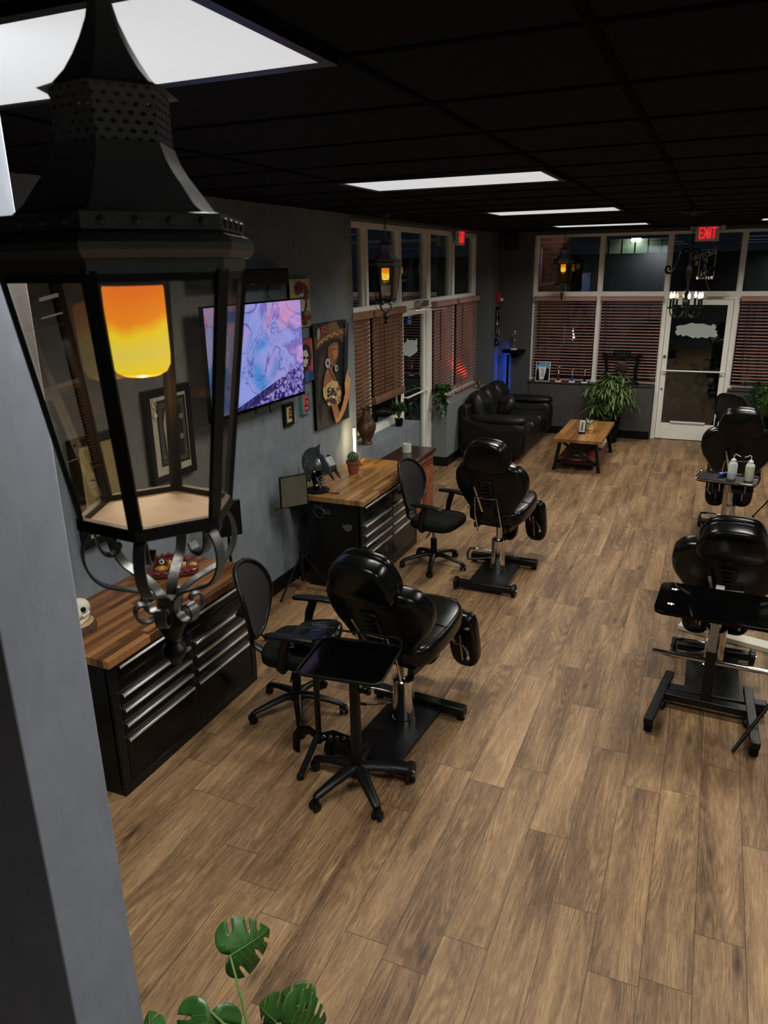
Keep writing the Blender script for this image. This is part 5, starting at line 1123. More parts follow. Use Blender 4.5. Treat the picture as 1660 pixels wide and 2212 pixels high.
for (bx, by, tx, ty, D0, D1, W, sd, cuts) in ((497, 2064, 575, 2018, 2.55, 2.60, 0.205, 1, 3), (455, 2185, 430, 2290, 2.42, 2.38, 0.21, 2, 3), (600, 2210, 560, 2178, 2.45, 2.5, 0.16, 3, 2),
        (655, 2182, 612, 2150, 2.40, 2.42, 0.15, 4, 2), (620, 2225, 700, 2215, 2.30, 2.36, 0.22, 5, 4), (330, 2240, 318, 2190, 2.45, 2.5, 0.10, 6, 1)):
    b = PD(bx, by, D0); e = PD(tx, ty, D1); sdv = (e - b).cross(UPC)
    # normal of the blade leans to the camera and up
    monstera_leaf(b, e + (e - b) * 0.15, sdv, W, cuts, 0.14, sd)
    m = MB(); mid = b.lerp(root, 0.5) + Vector((0, 0, 0.06)); m.tube([tuple(root), tuple(mid), tuple(b)], [0.006, 0.005, 0.0035], 8); m.build('stalk', 'stem', t)
random.seed(11)

# ================================================================== SOFA, COFFEE TABLE
t = thing('sofa', 'black leather three seat sofa along the low grey wall', 'sofa', (-2.76, 11.22, 0), group=None)
m = MB(); m.bb((-0.46, -1.0, 0.06), (0.42, 1.0, 0.30)); m.build('base', 'sofa', t, 0.02)
for s, nm in ((-1, 'arm'), (1, 'arm')):
    m = MB(); fr = frame((0, s * 0.92, 0), (1, 0, 0), (0, 0, 1), (0, -1, 0)); m.cushion([(-0.48, 0.05), (0.47, 0.05), (0.49, 0.30), (0.50, 0.48), (0.42, 0.60), (0.10, 0.585), (-0.30, 0.62), (-0.48, 0.66)], 0.24, 0.09, fr, puff=0.02); a_ = m.build('arm', 'sofa', t, sharp=70)
    m = MB(); m.cushion([(-0.36, -0.13), (0.44, -0.14), (0.50, 0.0), (0.44, 0.14), (-0.36, 0.13)], 0.10, 0.05, frame((0.0, s * 0.92, 0.60), (1, 0, 0), (0, 1, 0), (0, 0, 1)), puff=0.02); m.build('arm_pad', 'sofa', a_, sharp=70)
for i in range(3):
    y = -0.53 + i * 0.53; m = MB(); m.cushion([(-0.30, -0.255), (0.42, -0.26), (0.47, -0.20), (0.47, 0.20), (0.42, 0.26), (-0.30, 0.255)], 0.19, 0.08, frame((0.0, y, 0.36), (1, 0, 0), (0, 1, 0), (0, 0, 1)), puff=0.035); m.build('seat_cushion', 'sofa', t, sharp=70)
    b = math.radians(16); U = Vector((-math.sin(b), 0, math.cos(b))); m = MB()
    m.cushion([(-0.26, 0.0), (0.26, 0.0), (0.275, 0.25), (0.25, 0.46), (0.16, 0.55), (-0.16, 0.55), (-0.25, 0.46), (-0.275, 0.25)], 0.24, 0.11, frame((-0.22, y, 0.40), (0, 1, 0), U, Vector((0, 1, 0)).cross(U)), puff=0.05, curve=lambda x_, y_: 0.018 * math.sin(y_ * 22) * math.cos(x_ * 6)); m.build('back_cushion', 'sofa', t, sharp=70)
m = MB(); m.bb((-0.49, -0.98, 0.30), (-0.36, 0.98, 0.78)); m.build('back_panel', 'sofa', t, 0.03)
for x_ in (-0.40, 0.36):
    for y in (-0.92, 0.92): m = MB(); m.lathe([(0.022, 0.0), (0.032, 0.07)], (x_, y, 0), 12); m.build('foot', 'redwood', t)
t2 = thing('throw_pillow', 'crumpled black leather pillow on the near seat of the sofa', 'pillow', (-2.66, 10.62, 0.74), 0.3); t2.rotation_euler = (0.2, -1.0, 0.25)
m = MB(); m.cushion([(-0.17, -0.20), (0.17, -0.20), (0.17, 0.20), (-0.17, 0.20)], 0.14, 0.065, puff=0.04, curve=lambda a_, b_: 0.01 * math.sin(a_ * 30 + b_ * 12)); m.build('pillow_body', 'sofa', t2, sharp=70)
t = thing('coffee_table', 'wooden coffee table on black crossed legs before the sofa', 'table', (-1.52, 10.70, 0))
m = MB(); m.bb((-0.32, -0.70, 0.405), (0.32, 0.70, 0.452)); m.build('tabletop', 'table_wood', t, 0.004)
m = MB(); m.bb((-0.27, -0.56, 0.13), (0.27, 0.56, 0.15)); m.build('lower_shelf', 'redwood', t, 0.003)
for s in (-1, 1):
    y = s * 0.60
    for q in (-1, 1): m = MB(); m.beam((q * 0.30, y + s * 0.03, 0.0), (q * 0.235, y, 0.405), 0.045, 0.045); m.build('leg', 'blkmetal', t, 0.003)
    m = MB(); m.beam((-0.29, y, 0.09), (0.20, y, 0.385), 0.04, 0.03); m.build('cross_brace', 'blkmetal', t, 0.002)
    m = MB(); m.beam((0.29, y, 0.09), (-0.20, y, 0.385), 0.04, 0.03); m.build('cross_brace', 'blkmetal', t, 0.002)
    m = MB(); m.beam((-0.28, y, 0.11), (0.28, y, 0.11), 0.04, 0.035); m.build('rail', 'blkmetal', t, 0.002)
for q in (-1, 1): m = MB(); m.beam((q * 0.25, -0.6, 0.11), (q * 0.25, 0.6, 0.11), 0.03, 0.035); m.build('side_rail', 'blkmetal', t, 0.002)
TT = 0.4525
t = thing('card_holder', 'white upright card in a black stand on the coffee table', 'card holder', (-1.525, 10.42, TT), -0.15)
m = MB(); m.box((0, 0, 0.008), (0.085, 0.05, 0.016)); m.box((0, 0.012, 0.10), (0.088, 0.006, 0.19), Euler((-0.12, 0, 0)).to_matrix()); m.build('stand', 'blkmatte', t)
m = MB(); m.box((0, 0.006, 0.105), (0.078, 0.003, 0.165), Euler((-0.12, 0, 0)).to_matrix()); cdm = m.build('card', 'white', t)
m = MB()
for k in range(5): m.box((0.0, 0.0005 + 0.004 * (k - 2), 0.055 + k * 0.022), (0.03 - 0.004 * (k % 2), 0.002, 0.012), Euler((-0.12, 0, 0.0)).to_matrix())
m.build('dark_print', 'blkmatte', cdm)
t = thing('wooden_jar', 'small amber wooden jar on the coffee table', 'jar', (-1.425, 10.50, TT))
m = MB(); m.lathe([(0.038, 0), (0.042, 0.004), (0.042, 0.068), (0.034, 0.075), (0.0, 0.075)], seg=24); m.build('jar', mat('amber wood', (0.55, 0.30, 0.09), 0.35, var=0.25, vs_=20), t)
m = MB(); m.lathe([(0.026, 0.075), (0.03, 0.082), (0.026, 0.10), (0.0, 0.104)], seg=20); m.build('lid', 'maskgold', t)
random.seed(5)
t = thing('spider_plant', 'spiky pale green plant in a striped white pot on the coffee table', 'potted plant', (-1.47, 10.66, TT))
m = MB(); m.lathe([(0.035, 0), (0.04, 0.004), (0.052, 0.085), (0.048, 0.085), (0.0, 0.078)], seg=24); m.build('pot', 'cream', t)
m = MB()
for k in range(34): a = random.uniform(0, 2 * PI); leaf_quad(m, Vector((0.015 * math.cos(a), 0.015 * math.sin(a), 0.08)), Vector((math.cos(a), math.sin(a), random.uniform(0.4, 1.6))), Vector((0, 0, 1)), random.uniform(0.10, 0.17), 0.013, random.uniform(0.9, 1.7), 6)
tag(m.build('leaves', mat('pale striped leaf', (0.17, 0.24, 0.12), 0.5, var=0.6, vs_=40), t, sharp=80), kind='stuff')
M['bagwhite'] = mat('crumpled white bag', (0.48, 0.48, 0.45), 0.6, var=0.25, bump=0.6, bs=14)
def crumple(name, label, loc, r, sd):
    random.seed(sd); m = MB(); V = []; F = []; nu, nv = 18, 10
    for j in range(nv + 1):
        th = PI * j / nv
        for k in range(nu): a = 2 * PI * k / nu; q = 1 + random.uniform(-0.14, 0.14); V.append((r[0] * math.sin(th) * math.cos(a) * q, r[1] * math.sin(th) * math.sin(a) * q, r[2] + r[2] * math.cos(th) * (-1) * (q if j not in (0, nv) else 1)))
    for j in range(nv):
        for k in range(nu): F.append((j * nu + k, j * nu + (k + 1) % nu, (j + 1) * nu + (k + 1) % nu, (j + 1) * nu + k))
    zmin = min(v[2] for v in V); V = [(a, b, c - zmin) for a, b, c in V]; m.add(V, F); o = m.build(name, 'bagwhite', None, sharp=25, loc=loc); return tag(o, label, 'bag')
crumple('plastic_bag', 'crumpled white bag on the lower shelf of the coffee table, at its right side', (-1.34, 10.88, 0.151), (0.10, 0.16, 0.10), 1)
crumple('plastic_bag', 'small white crumpled paper on the lower shelf at the near end of the coffee table', (-1.52, 10.30, 0.151), (0.09, 0.07, 0.03), 2)

# ================================================================== SILL OF THE BACK WINDOWS
SZ = 0.8535
t = thing('picture_board', 'small framed blue and white tattoo photo leaning on the back sill', 'picture', (-2.51, 12.40, SZ)); t.rotation_euler = (math.radians(-8), 0, 0)
m = MB(); m.box((0, 0, 0.16), (0.235, 0.012, 0.32)); m.build('frame', 'white', t, 0.004)
m = MB(); m.box((0, -0.007, 0.16), (0.21, 0.003, 0.295)); pic = m.build('photo', 'blkmatte', t)
def flat(m, pts, d, mi): m.prism(pts, 0.0012, frame((0, d, 0), (1, 0, 0), (0, 0, 1), (0, -1, 0)), mi)
m = MB(); flat(m, [(-0.105, 0.25), (-0.06, 0.30), (0.07, 0.305), (0.10, 0.29), (0.10, 0.20), (0.05, 0.24), (-0.06, 0.235), (-0.10, 0.18)], -0.0087, 0); flat(m, [(-0.075, 0.235), (0.055, 0.24), (0.05, 0.16), (0.02, 0.03), (-0.045, 0.03), (-0.06, 0.15)], -0.0092, 1)
for k in range(7): m.tube([(-0.035 + 0.01 * (k % 3), -0.0105, 0.19 - k * 0.02), (-0.005, -0.0105, 0.20 - k * 0.018), (0.025 - 0.006 * (k % 2), -0.0105, 0.185 - k * 0.02)], 0.0028, 5, m=2)
m.build('print', [mat('sky blue ink', (0.12, 0.32, 0.55), 0.5), 'white', 'blkmatte'], pic, smooth=False)
def trophy(label, loc, h, big, colmat):
    t = thing('trophy', label, 'trophy', loc, group='trophies by the back windows')
    m = MB(); m.bb((-0.045, -0.04, 0), (0.045, 0.04, 0.022)); m.build('base', 'white', t, 0.003)
    m = MB(); m.lathe([(0.024, 0.022), (0.022, 0.035), (0.016, 0.04), (0.016, h * 0.42), (0.024, h * 0.44), (0.024, h * 0.47)], seg=16); m.build('column', colmat, t)
    m = MB(); m.lathe([(0.018, h * 0.47), (0.010, h * 0.52), (0.018, h * 0.58), (0.010, h * 0.63), (0.014, h * 0.68)], seg=14)
    R_ = 0.036 if big else 0.024; c = Vector((0, 0, h * 0.68 + R_))
    m.tube([c + Vector((R_ * math.cos(a), 0, R_ * math.sin(a))) for a in [2 * PI * i / 20 for i in range(20)]], 0.005, 8, closed=True); m.ball(c, (R_ * 0.55, 0.006, R_ * 0.55), 12); m.ball(c + Vector((0, 0, R_)), 0.008, 8)
    for s in (-1, 1): m.tube([c + Vector((s * R_ * 0.9, 0, -R_ * 0.3)), c + Vector((s * R_ * 1.1, 0, -R_)), c + Vector((s * 0.008, 0, -R_ * 1.2))], 0.004, 6)
    m.build('figure', 'gold', t)
    return t
trophy('gold and dark red trophy on the back sill, nearest the framed photo', (-2.25, 12.415, SZ), 0.29, True, 'maskred')
trophy('gold and blue trophy in the middle of the back sill', (-2.03, 12.415, SZ), 0.25, False, 'blue')
trophy('gold and black trophy on the back sill beside the long leaved plant', (-1.83, 12.415, SZ), 0.25, False, 'blkmatte')
trophy('silver and gold trophy on the small corner shelf', (-2.97, 12.28, 1.365), 0.32, True, 'steel')
# gong
t = thing('gong_stand', 'black carved gong stand with a small bronze gong on the back sill', 'gong', (-1.28, 12.41, SZ))
m = MB()
for s in (-1, 1):
    m.tube([(s * 0.20, 0, 0.03), (s * 0.225, 0, 0.12), (s * 0.215, 0, 0.22), (s * 0.235, 0, 0.34), (s * 0.245, 0, 0.46)], [0.03, 0.026, 0.022, 0.022, 0.026], 10); m.bb((s * 0.21 - 0.075, -0.03, 0), (s * 0.21 + 0.075, 0.03, 0.045)); m.box((s * 0.27, 0, 0.475), (0.075, 0.035, 0.04))
m.bb((-0.30, -0.016, 0.46), (0.30, 0.016, 0.49)); m.build('posts', 'blkmatte', t, 0.004)
m = MB()
for k in range(7): m.tube([(-0.15 + k * 0.05 + 0.024 * math.cos(a), 0, 0.435 + 0.02 * math.sin(a) + 0.012 * math.cos(k)) for a in [2 * PI * i / 12 for i in range(12)]], 0.006, 6, closed=True)
for k in range(9): m.ball((-0.12 + k * 0.03, 0, 0.50 + 0.008 * (k % 2)), 0.014, 8)
m.build('carved_crest', 'blkmatte', t)
m = MB(); m.lathe([(0.0, -0.012), (0.03, -0.014), (0.035, -0.008), (0.085, -0.006), (0.095, 0.0), (0.095, 0.022), (0.088, 0.022), (0.088, 0.004), (0.0, 0.002)], (0, 0, 0.275), 32, R=Matrix.Rotation(PI / 2, 3, 'X').to_3x3() @ Matrix.Rotation(PI, 3, 'X')); m.build('gong', 'bronze', t)
m = MB(); m.tube([(-0.03, 0, 0.365), (-0.035, 0, 0.45)], 0.002, 5); m.tube([(0.03, 0, 0.365), (0.035, 0, 0.45)], 0.002, 5); m.build('cord', 'cord', t)
# red spotlight on the low wall
t = thing('spotlight', 'small red lit spotlight on the low wall behind the sofa', 'spotlight', (-3.30, 11.40, 0.851))
m = MB(); m.lathe([(0.035, 0), (0.035, 0.012), (0.01, 0.016), (0.01, 0.05)], seg=16); R_ = Euler((0, math.radians(-35), math.radians(-20))).to_matrix(); m.lathe([(0.0, -0.055), (0.026, -0.05), (0.032, 0.03), (0.034, 0.035), (0.028, 0.036), (0.026, 0.03), (0.0, 0.03)], (0, 0, 0.085), 20, R=R_); m.build('housing', 'maskred', t)
m = MB(); m.lathe([(0.0, 0.031), (0.026, 0.031), (0.026, 0.034), (0.0, 0.036)], (0, 0, 0.085), 20, R=R_); m.build('lens', emis('pale lens', (1.0, 0.72, 0.66), 0.9), t)
l = bpy.data.lights.new('red_spot', 'SPOT'); l.energy = 4.5; l.color = (1, 0.03, 0.02); l.spot_size = math.radians(50); l.spot_blend = 0.9; l.shadow_soft_size = 0.02
lo = bpy.data.objects.new('red_spot', l); lo.location = (-3.335, 11.385, 1.0); lo.rotation_euler = (Vector((-3.46, 11.14, 1.14)) - Vector((-3.335, 11.385, 1.0))).to_track_quat('-Z', 'Y').to_euler(); COL.objects.link(lo)
m = MB(); m.tube([(-2.72, 12.392, 0.84), (-2.73, 12.39, 0.7), (-2.715, 12.39, 0.55), (-2.735, 12.39, 0.40)], 0.003, 6); tag(m.build('power_cord', 'blkmatte'), 'thin black cord hanging down the back wall below the sill', 'cord')
# ================================================================== TELEVISION AND SOUND BAR
def tvmat():
    m, t = newmat('abstract picture on screen'); b = t.b; ob = t.obj()
    sp = t.new('ShaderNodeSeparateXYZ'); t.link(ob, sp.inputs[0]); y, z = sp.outputs[1], sp.outputs[2]
    n1 = t.noise(t.map(ob, (1, 1.5, 2.0), loc=(0, .4, .7)), 1.0, 3, 0.5, 1.4); n2 = t.noise(t.map(ob, (1, 2.2, 2.6), loc=(3, 1, 2)), 1.0, 3, 0.5, 1.2); n3 = t.noise(t.map(ob, (1, 16, 22)), 1.0, 4, 0.65, 1.2)
    c = t.ramp(n1, [(0.30, rgb(30, 92, 175)), (0.40, rgb(70, 140, 215)), (0.46, rgb(128, 150, 222)), (0.54, rgb(150, 160, 232)), (0.60, rgb(116, 104, 190)), (0.68, rgb(196, 160, 226)), (0.8, rgb(150, 120, 205))])
    warm = t.math('MULTIPLY', t.rng(y, -0.15, 0.6, 0, 1), t.rng(n2, 0.36, 0.62, 0, 1)); c = t.mix(t.math('MULTIPLY', warm, 0.5), c, (*rgb(205, 150, 205), 1))
    pk = t.math('MULTIPLY', t.rng(z, 0.02, 0.25, 0, 1), t.rng(n2, 0.5, 0.6, 0, 1)); c = t.mix(t.math('MULTIPLY', pk, 0.4), c, (*rgb(220, 150, 180), 1))
    vein = t.math('LESS_THAN', t.math('ABSOLUTE', t.math('SUBTRACT', n2, 0.5)), 0.008); c = t.mix(t.math('MULTIPLY', vein, 0.6), c, (*rgb(60, 60, 140), 1))
    line = t.math('SUBTRACT', z, t.math('ADD', t.math('MULTIPLY', y, 0.22), -0.265))     # below this line: broken dark band
    dark = t.math('LESS_THAN', line, 0.0)
    dc = t.ramp(n3, [(0.35, rgb(14, 14, 62)), (0.48, rgb(60, 50, 140)), (0.56, rgb(160, 150, 215)), (0.66, rgb(170, 120, 110)), (0.75, rgb(225, 215, 240))])
    c = t.mix(dark, c, dc); band = t.math('MULTIPLY', t.math('LESS_THAN', line, 0.0), t.math('GREATER_THAN', line, -0.06)); band = t.math('MULTIPLY', band, t.math('LESS_THAN', y, 0.2))
    c = t.mix(t.math('MULTIPLY', band, 0.85), c, (*rgb(24, 22, 92), 1))
    t.link(c, b.inputs['Emission Color']); b.inputs['Emission Strength'].default_value = 0.85
    b.inputs['Base Color'].default_value = (0.004, 0.004, 0.006, 1); b.inputs['Roughness'].default_value = 0.25; return m
M['tv'] = tvmat()
t = thing('television', 'wall mounted flat television showing a purple and blue abstract picture', 'television', (-3.115, 4.875, 2.075)); pass
m = MB(); m.bb((-0.03, -0.665, -0.39), (0.0, 0.665, 0.39)); m.bb((-0.148, -0.25, -0.2), (-0.03, 0.25, 0.2)); m.build('housing', 'blkgloss', t, 0.004)
m = MB(); m.bb((0.0, -0.65, -0.365), (0.003, 0.65, 0.378)); m.build('screen', 'tv', t, smooth=False)
m = MB(); m.tube([(-0.06, 0.18, -0.38), (-0.055, 0.18, -0.44), (-0.05, 0.185, -0.47)], 0.006, 6); m.tube([(-0.06, -0.02, -0.38), (-0.055, -0.02, -0.44)], 0.006, 6); m.build('dangling_cable', 'blk', t)
t = thing('sound_bar', 'long black sound bar on the wall above the television', 'sound bar', (-3.20, 4.86, 2.635))
m = MB(); m.bb((-0.068, -0.60, -0.062), (0.045, 0.585, 0.062)); m.build('housing', 'blk', t, 0.012)
m = MB(); m.bb((0.0453, 0.02, -0.05), (0.0458, 0.07, -0.043)); m.build('maker_mark', 'irongrey', t)
m = MB(); m.tube([(-0.03, 0.38, -0.06), (-0.04, 0.36, -0.12), (-0.03, 0.42, -0.18)], 0.003, 6); m.tube([(-0.03, 0.38, -0.06), (-0.02, 0.35, -0.13), (-0.03, 0.34, -0.19)], 0.003, 6); m.build('cable', 'blk', t)

# ================================================================== PICTURES ON THE LEFT WALL (outlines measured on the wall plane)
paints = {}
def paint(c):
    k = 'paint_%d_%d_%d' % c
    if k not in M: M[k] = mat(k, rgb(*c), 0.55, var=0.22, vs_=22)
    return k
def art(name, label, cat, y0, y1, z0, z1, thick, edge, layers, tf, bw=0.0, group=None, back='blkmatte'):
    """layers: (colour, [(px, py) ...]) with tf mapping a traced point to the wall"""
    X = WX + thick; t = thing(name, label, cat, (WX, (y0 + y1) / 2, (z0 + z1) / 2), group=group); O = Vector((WX, (y0 + y1) / 2, (z0 + z1) / 2))
    m = MB(); m.bb((0.001, y0 - O.y, z0 - O.z), (thick, y1 - O.y, z1 - O.z)); m.build('canvas' if not bw else 'backing', edge, t, 0.001)
    if bw:
        m = MB(); d = thick + 0.008
        for a, b in (((y0, z0), (y1, z0 + bw)), ((y0, z1 - bw), (y1, z1)), ((y0, z0 + bw), (y0 + bw, z1 - bw)), ((y1 - bw, z0 + bw), (y1, z1 - bw))): m.bb((thick, a[0] - O.y, a[1] - O.z), (d, b[0] - O.y, b[1] - O.z))
        m.build('frame', edge, t, 0.002)
    m = MB(); mats = []
    for i, (c, pts) in enumerate(layers):
        key = paint(c) if isinstance(c, tuple) else c
        if key not in mats: mats.append(key)
        if isinstance(pts, str): P = [(y0 + bw, z0 + bw), (y1 - bw, z0 + bw), (y1 - bw, z1 - bw), (y0 + bw, z1 - bw)]
        else:
            P = []
            for q in pts:
                w = tf(*q, X); P.append((max(y0 + bw + .002, min(y1 - bw - .002, w.y)), max(z0 + bw + .002, min(z1 - bw - .002, w.z))))
        d = thick + 0.0006 + 0.0005 * i
        try: m.prism([(a - O.y, b - O.z) for a, b in P], 0.0004, frame((d, 0, 0), (0, 1, 0), (0, 0, 1), (1, 0, 0)), mats.index(key))
        except Exception: pass
    m.build('painting', mats, t, smooth=False); return t
C4 = lambda x, y, X: PX(400 + x / 3.952, 520 + y / 3.952, X)
def circ(x, y, rx, ry=None, n=18, a0=0): ry = ry or rx; return [(x + rx * math.cos(2 * PI * i / n + a0), y + ry * math.sin(2 * PI * i / n + a0)) for i in range(n)]
def petals(x, y, r, k=9, amp=0.25): return [(x + r * (1 + amp * math.sin(k * a)) * math.cos(a) * 0.8, y + r * (1 + amp * math.sin(k * a)) * math.sin(a)) for a in [2 * PI * i / 48 for i in range(48)]]
def dots(seed, n, x0, x1, y0, y1, r, cols):
    rr = random.Random(seed); return [(cols[i % len(cols)], circ(rr.uniform(x0, x1), rr.uniform(y0, y1), r * rr.uniform(.5, 1.3), r * rr.uniform(.5, 1.5), 7)) for i in range(n)]
big = [((20, 30, 30), 'all'),
       ((62, 58, 48), [(1120, 1320), (1190, 1200), (1240, 1400), (1290, 1600), (1120, 1620)]),
       ((12, 22, 22), [(1310, 700), (1390, 690), (1400, 1500), (1330, 1530), (1320, 1100)]),
       ((34, 30, 28), [(1130, 900), (1240, 830), (1300, 850), (1290, 900), (1230, 920), (1235, 1000), (1210, 1100), (1200, 1250), (1170, 1420), (1160, 1580), (1130, 1400), (1125, 1100)]),
       ((66, 56, 46), [(1150, 1000), (1190, 960), (1180, 1100), (1155, 1200), (1150, 1380), (1138, 1380), (1136, 1150)]),
       ((92, 70, 46), [(1100, 850), (1120, 790), (1180, 740), (1250, 690), (1290, 690), (1320, 745), (1372, 745), (1372, 800), (1340, 870), (1310, 830), (1230, 840), (1170, 880), (1130, 930), (1112, 930)]),
       ((120, 92, 60), [(1210, 720), (1240, 685), (1280, 688), (1310, 750), (1260, 770), (1215, 790)]),
       ((150, 120, 82), [(1118, 905), (1150, 850), (1220, 800), (1300, 760), (1368, 752), (1368, 762), (1300, 775), (1225, 815), (1160, 865), (1128, 915)]),
       ((190, 130, 90), [(1125, 880), (1150, 850), (1165, 862), (1185, 825), (1205, 838), (1225, 800), (1250, 812), (1275, 780), (1300, 795), (1325, 768), (1345, 782), (1362, 762), (1362, 775), (1345, 797), (1322, 784), (1300, 812), (1275, 798), (1250, 828), (1222, 818), (1205, 855), (1185, 842), (1168, 880), (1150, 868), (1128, 900)]),
       ((120, 36, 48), petals(1185, 758, 44)), ((168, 70, 84), petals(1185, 758, 28, 7)), ((92, 22, 34), petals(1187, 758, 13, 5)),
       ((150, 158, 140), [(1120, 770), (1140, 740), (1150, 790), (1140, 850), (1125, 850)]),
       ((140, 92, 66), [(1218, 905), (1260, 868), (1296, 868), (1308, 920), (1300, 960), (1304, 985), (1290, 1000), (1290, 1020), (1282, 1040), (1278, 1062), (1258, 1078), (1240, 1062), (1228, 1020), (1212, 980)]),
       ((176, 122, 88), [(1255, 905), (1290, 885), (1300, 930), (1290, 990), (1270, 1010), (1250, 960)]),
       ((60, 30, 24), [(1258, 925), (1276, 916), (1282, 924), (1262, 934)]), ((60, 30, 24), [(1288, 916), (1303, 920), (1302, 928), (1288, 925)]), ((150, 50, 48), [(1264, 1028), (1286, 1020), (1288, 1032), (1272, 1044)]),
       ((150, 104, 74), [(1220, 1060), (1250, 1080), (1250, 1110), (1290, 1200), (1310, 1260), (1200, 1260), (1172, 1230), (1190, 1130)]),
       ((110, 46, 46), [(1215, 1075), (1262, 1160), (1300, 1210), (1292, 1222), (1250, 1175), (1210, 1090)]),
       ((176, 176, 170), circ(1210, 1045, 22, 42)), ((60, 56, 52), circ(1210, 1045, 9, 18)), ((176, 176, 170), circ(1282, 1088, 14, 30)), ((52, 52, 50), circ(1282, 1088, 6, 12)),
       ((196, 176, 120), [(1168, 1250), (1190, 1215), (1240, 1190), (1290, 1200), (1322, 1290), (1318, 1370), (1290, 1400), (1280, 1370), (1262, 1330), (1268, 1390), (1215, 1412), (1195, 1370), (1172, 1330)]),
       ((170, 92, 70), [(1168, 1246), (1200, 1205), (1240, 1185), (1246, 1196), (1205, 1220), (1176, 1262)])] + \
      dots(3, 26, 1195, 1275, 1260, 1380, 13, [(96, 46, 56), (208, 200, 180), (84, 92, 60), (60, 40, 46)]) + dots(5, 14, 1280, 1315, 1230, 1370, 7, [(120, 96, 56), (150, 60, 60)]) + \
      [((162, 112, 70), [(1222, 1400), (1268, 1388), (1290, 1450), (1300, 1530), (1262, 1562)]),
       ((190, 132, 84), [(1266, 1555), (1300, 1532), (1342, 1440), (1372, 1330), (1384, 1215), (1372, 1185), (1345, 1180), (1336, 1215), (1340, 1300), (1318, 1400), (1288, 1490), (1262, 1520)]),
       ((206, 150, 100), [(1336, 1215), (1342, 1180), (1356, 1090), (1364, 1092), (1364, 1150), (1385, 1172), (1382, 1230), (1366, 1255), (1345, 1250)]),
       ((34, 42, 42), [(1356, 690), (1370, 690), (1362, 1080), (1352, 1140), (1344, 1120)])]
art('painting', 'large dark painting of a woman in a sombrero raising a finger', 'painting', 5.945, 6.620, 1.275, 2.222, 0.032, 'blkmatte', big, C4)
rose = [((176, 166, 108), 'all'), ((120, 112, 70), [(900, 560), (1090, 600), (1090, 730), (900, 730)]),
        ((44, 38, 34), [(975, 440), (1035, 440), (1042, 560), (1030, 600), (1000, 600), (985, 520)]), ((190, 190, 182), [(970, 470), (990, 440), (1015, 455), (1025, 520), (1018, 580), (1002, 620), (985, 590), (972, 530)]),
        ((46, 44, 44), circ(1008, 490, 12, 14)), ((46, 44, 44), circ(985, 486, 9, 13)), ((40, 36, 36), [(992, 605), (1015, 600), (1022, 660), (1000, 680)])] + \
       [((110, 30, 34), petals(x, y, 26)) for x, y in ((950, 400), (975, 380), (1000, 385), (1025, 405), (1035, 440), (955, 435), (985, 420), (1030, 480))] + [((64, 14, 20), petals(x, y, 11, 5)) for x, y in ((950, 400), (1000, 385), (1030, 420), (985, 420))] + \
       [((124, 40, 50), petals(1030, 660, 24)), ((90, 24, 34), petals(1055, 650, 20)), ((60, 34, 34), petals(1020, 700, 20)), ((96, 30, 36), circ(945, 358, 8, 10)), ((96, 30, 36), circ(965, 350, 7, 10))]
art('painting', 'pale yellow painting of a white faced woman crowned with red roses', 'painting', 5.585, 5.925, 2.215, 2.61, 0.028, 'blkmatte', rose, C4)
redp = [((150, 62, 70), 'all'), ((176, 92, 92), [(1060, 850), (1100, 850), (1100, 1100), (1075, 1100)]), ((30, 24, 26), [(1000, 900), (1030, 880), (1065, 910), (1080, 980), (1070, 1060), (1045, 1080), (1000, 1080)]),
        ((200, 196, 190), [(1005, 940), (1035, 930), (1052, 980), (1045, 1050), (1030, 1080), (1010, 1070)]), ((26, 22, 24), circ(1018, 1000, 10, 14)), ((26, 22, 24), circ(1042, 1000, 8, 13)), ((130, 40, 46), [(1020, 1052), (1038, 1050), (1032, 1060)]),
        ((40, 22, 26), [(1015, 1080), (1045, 1070), (1050, 1110), (1015, 1120)]), ((36, 60, 110), [(1000, 1130), (1040, 1105), (1100, 1120), (1105, 1230), (1000, 1240)]), ((56, 96, 150), [(1030, 1120), (1050, 1115), (1050, 1220), (1030, 1225)])]
art('painting', 'red painting of a white faced portrait in a blue jacket, beside the television', 'painting', 5.60, 5.955, 1.74, 2.11, 0.022, 'blkmatte', redp, C4)
teal = [((170, 70, 82), 'all')] + [((30, 22, 26), [(1025 + dx, 1350 + dy), (1045 + dx, 1345 + dy), (1050 + dx, 1358 + dy), (1030 + dx, 1364 + dy)]) for dx, dy in ((0, 0), (4, 28), (-4, 54), (6, 78), (0, 100))] + [((190, 160, 150), circ(1040, 1378, 7, 8)), ((190, 160, 150), circ(1038, 1430, 8, 7))]
M['tealpaint'] = mat('teal painted frame', rgb(70, 120, 118), 0.6, var=0.3)
art('framed_picture', 'small red picture in a teal and wood frame, left of the large painting', 'picture', 5.695, 5.845, 1.465, 1.66, 0.024, 'tealpaint', teal, C4, 0.018)
blk = [((176, 162, 120), 'all'), ((150, 96, 40), circ(896, 1480, 16, 30)), ((36, 30, 26), circ(896, 1440, 10, 12)), ((36, 30, 26), [(885, 1500), (910, 1496), (912, 1515), (886, 1520)]), ((60, 50, 40), circ(897, 1468, 6, 10))]
art('framed_picture', 'small tan print in a black frame, below the television corner', 'picture', 5.40, 5.555, 1.415, 1.61, 0.020, 'blk', blk, C4, 0.03)
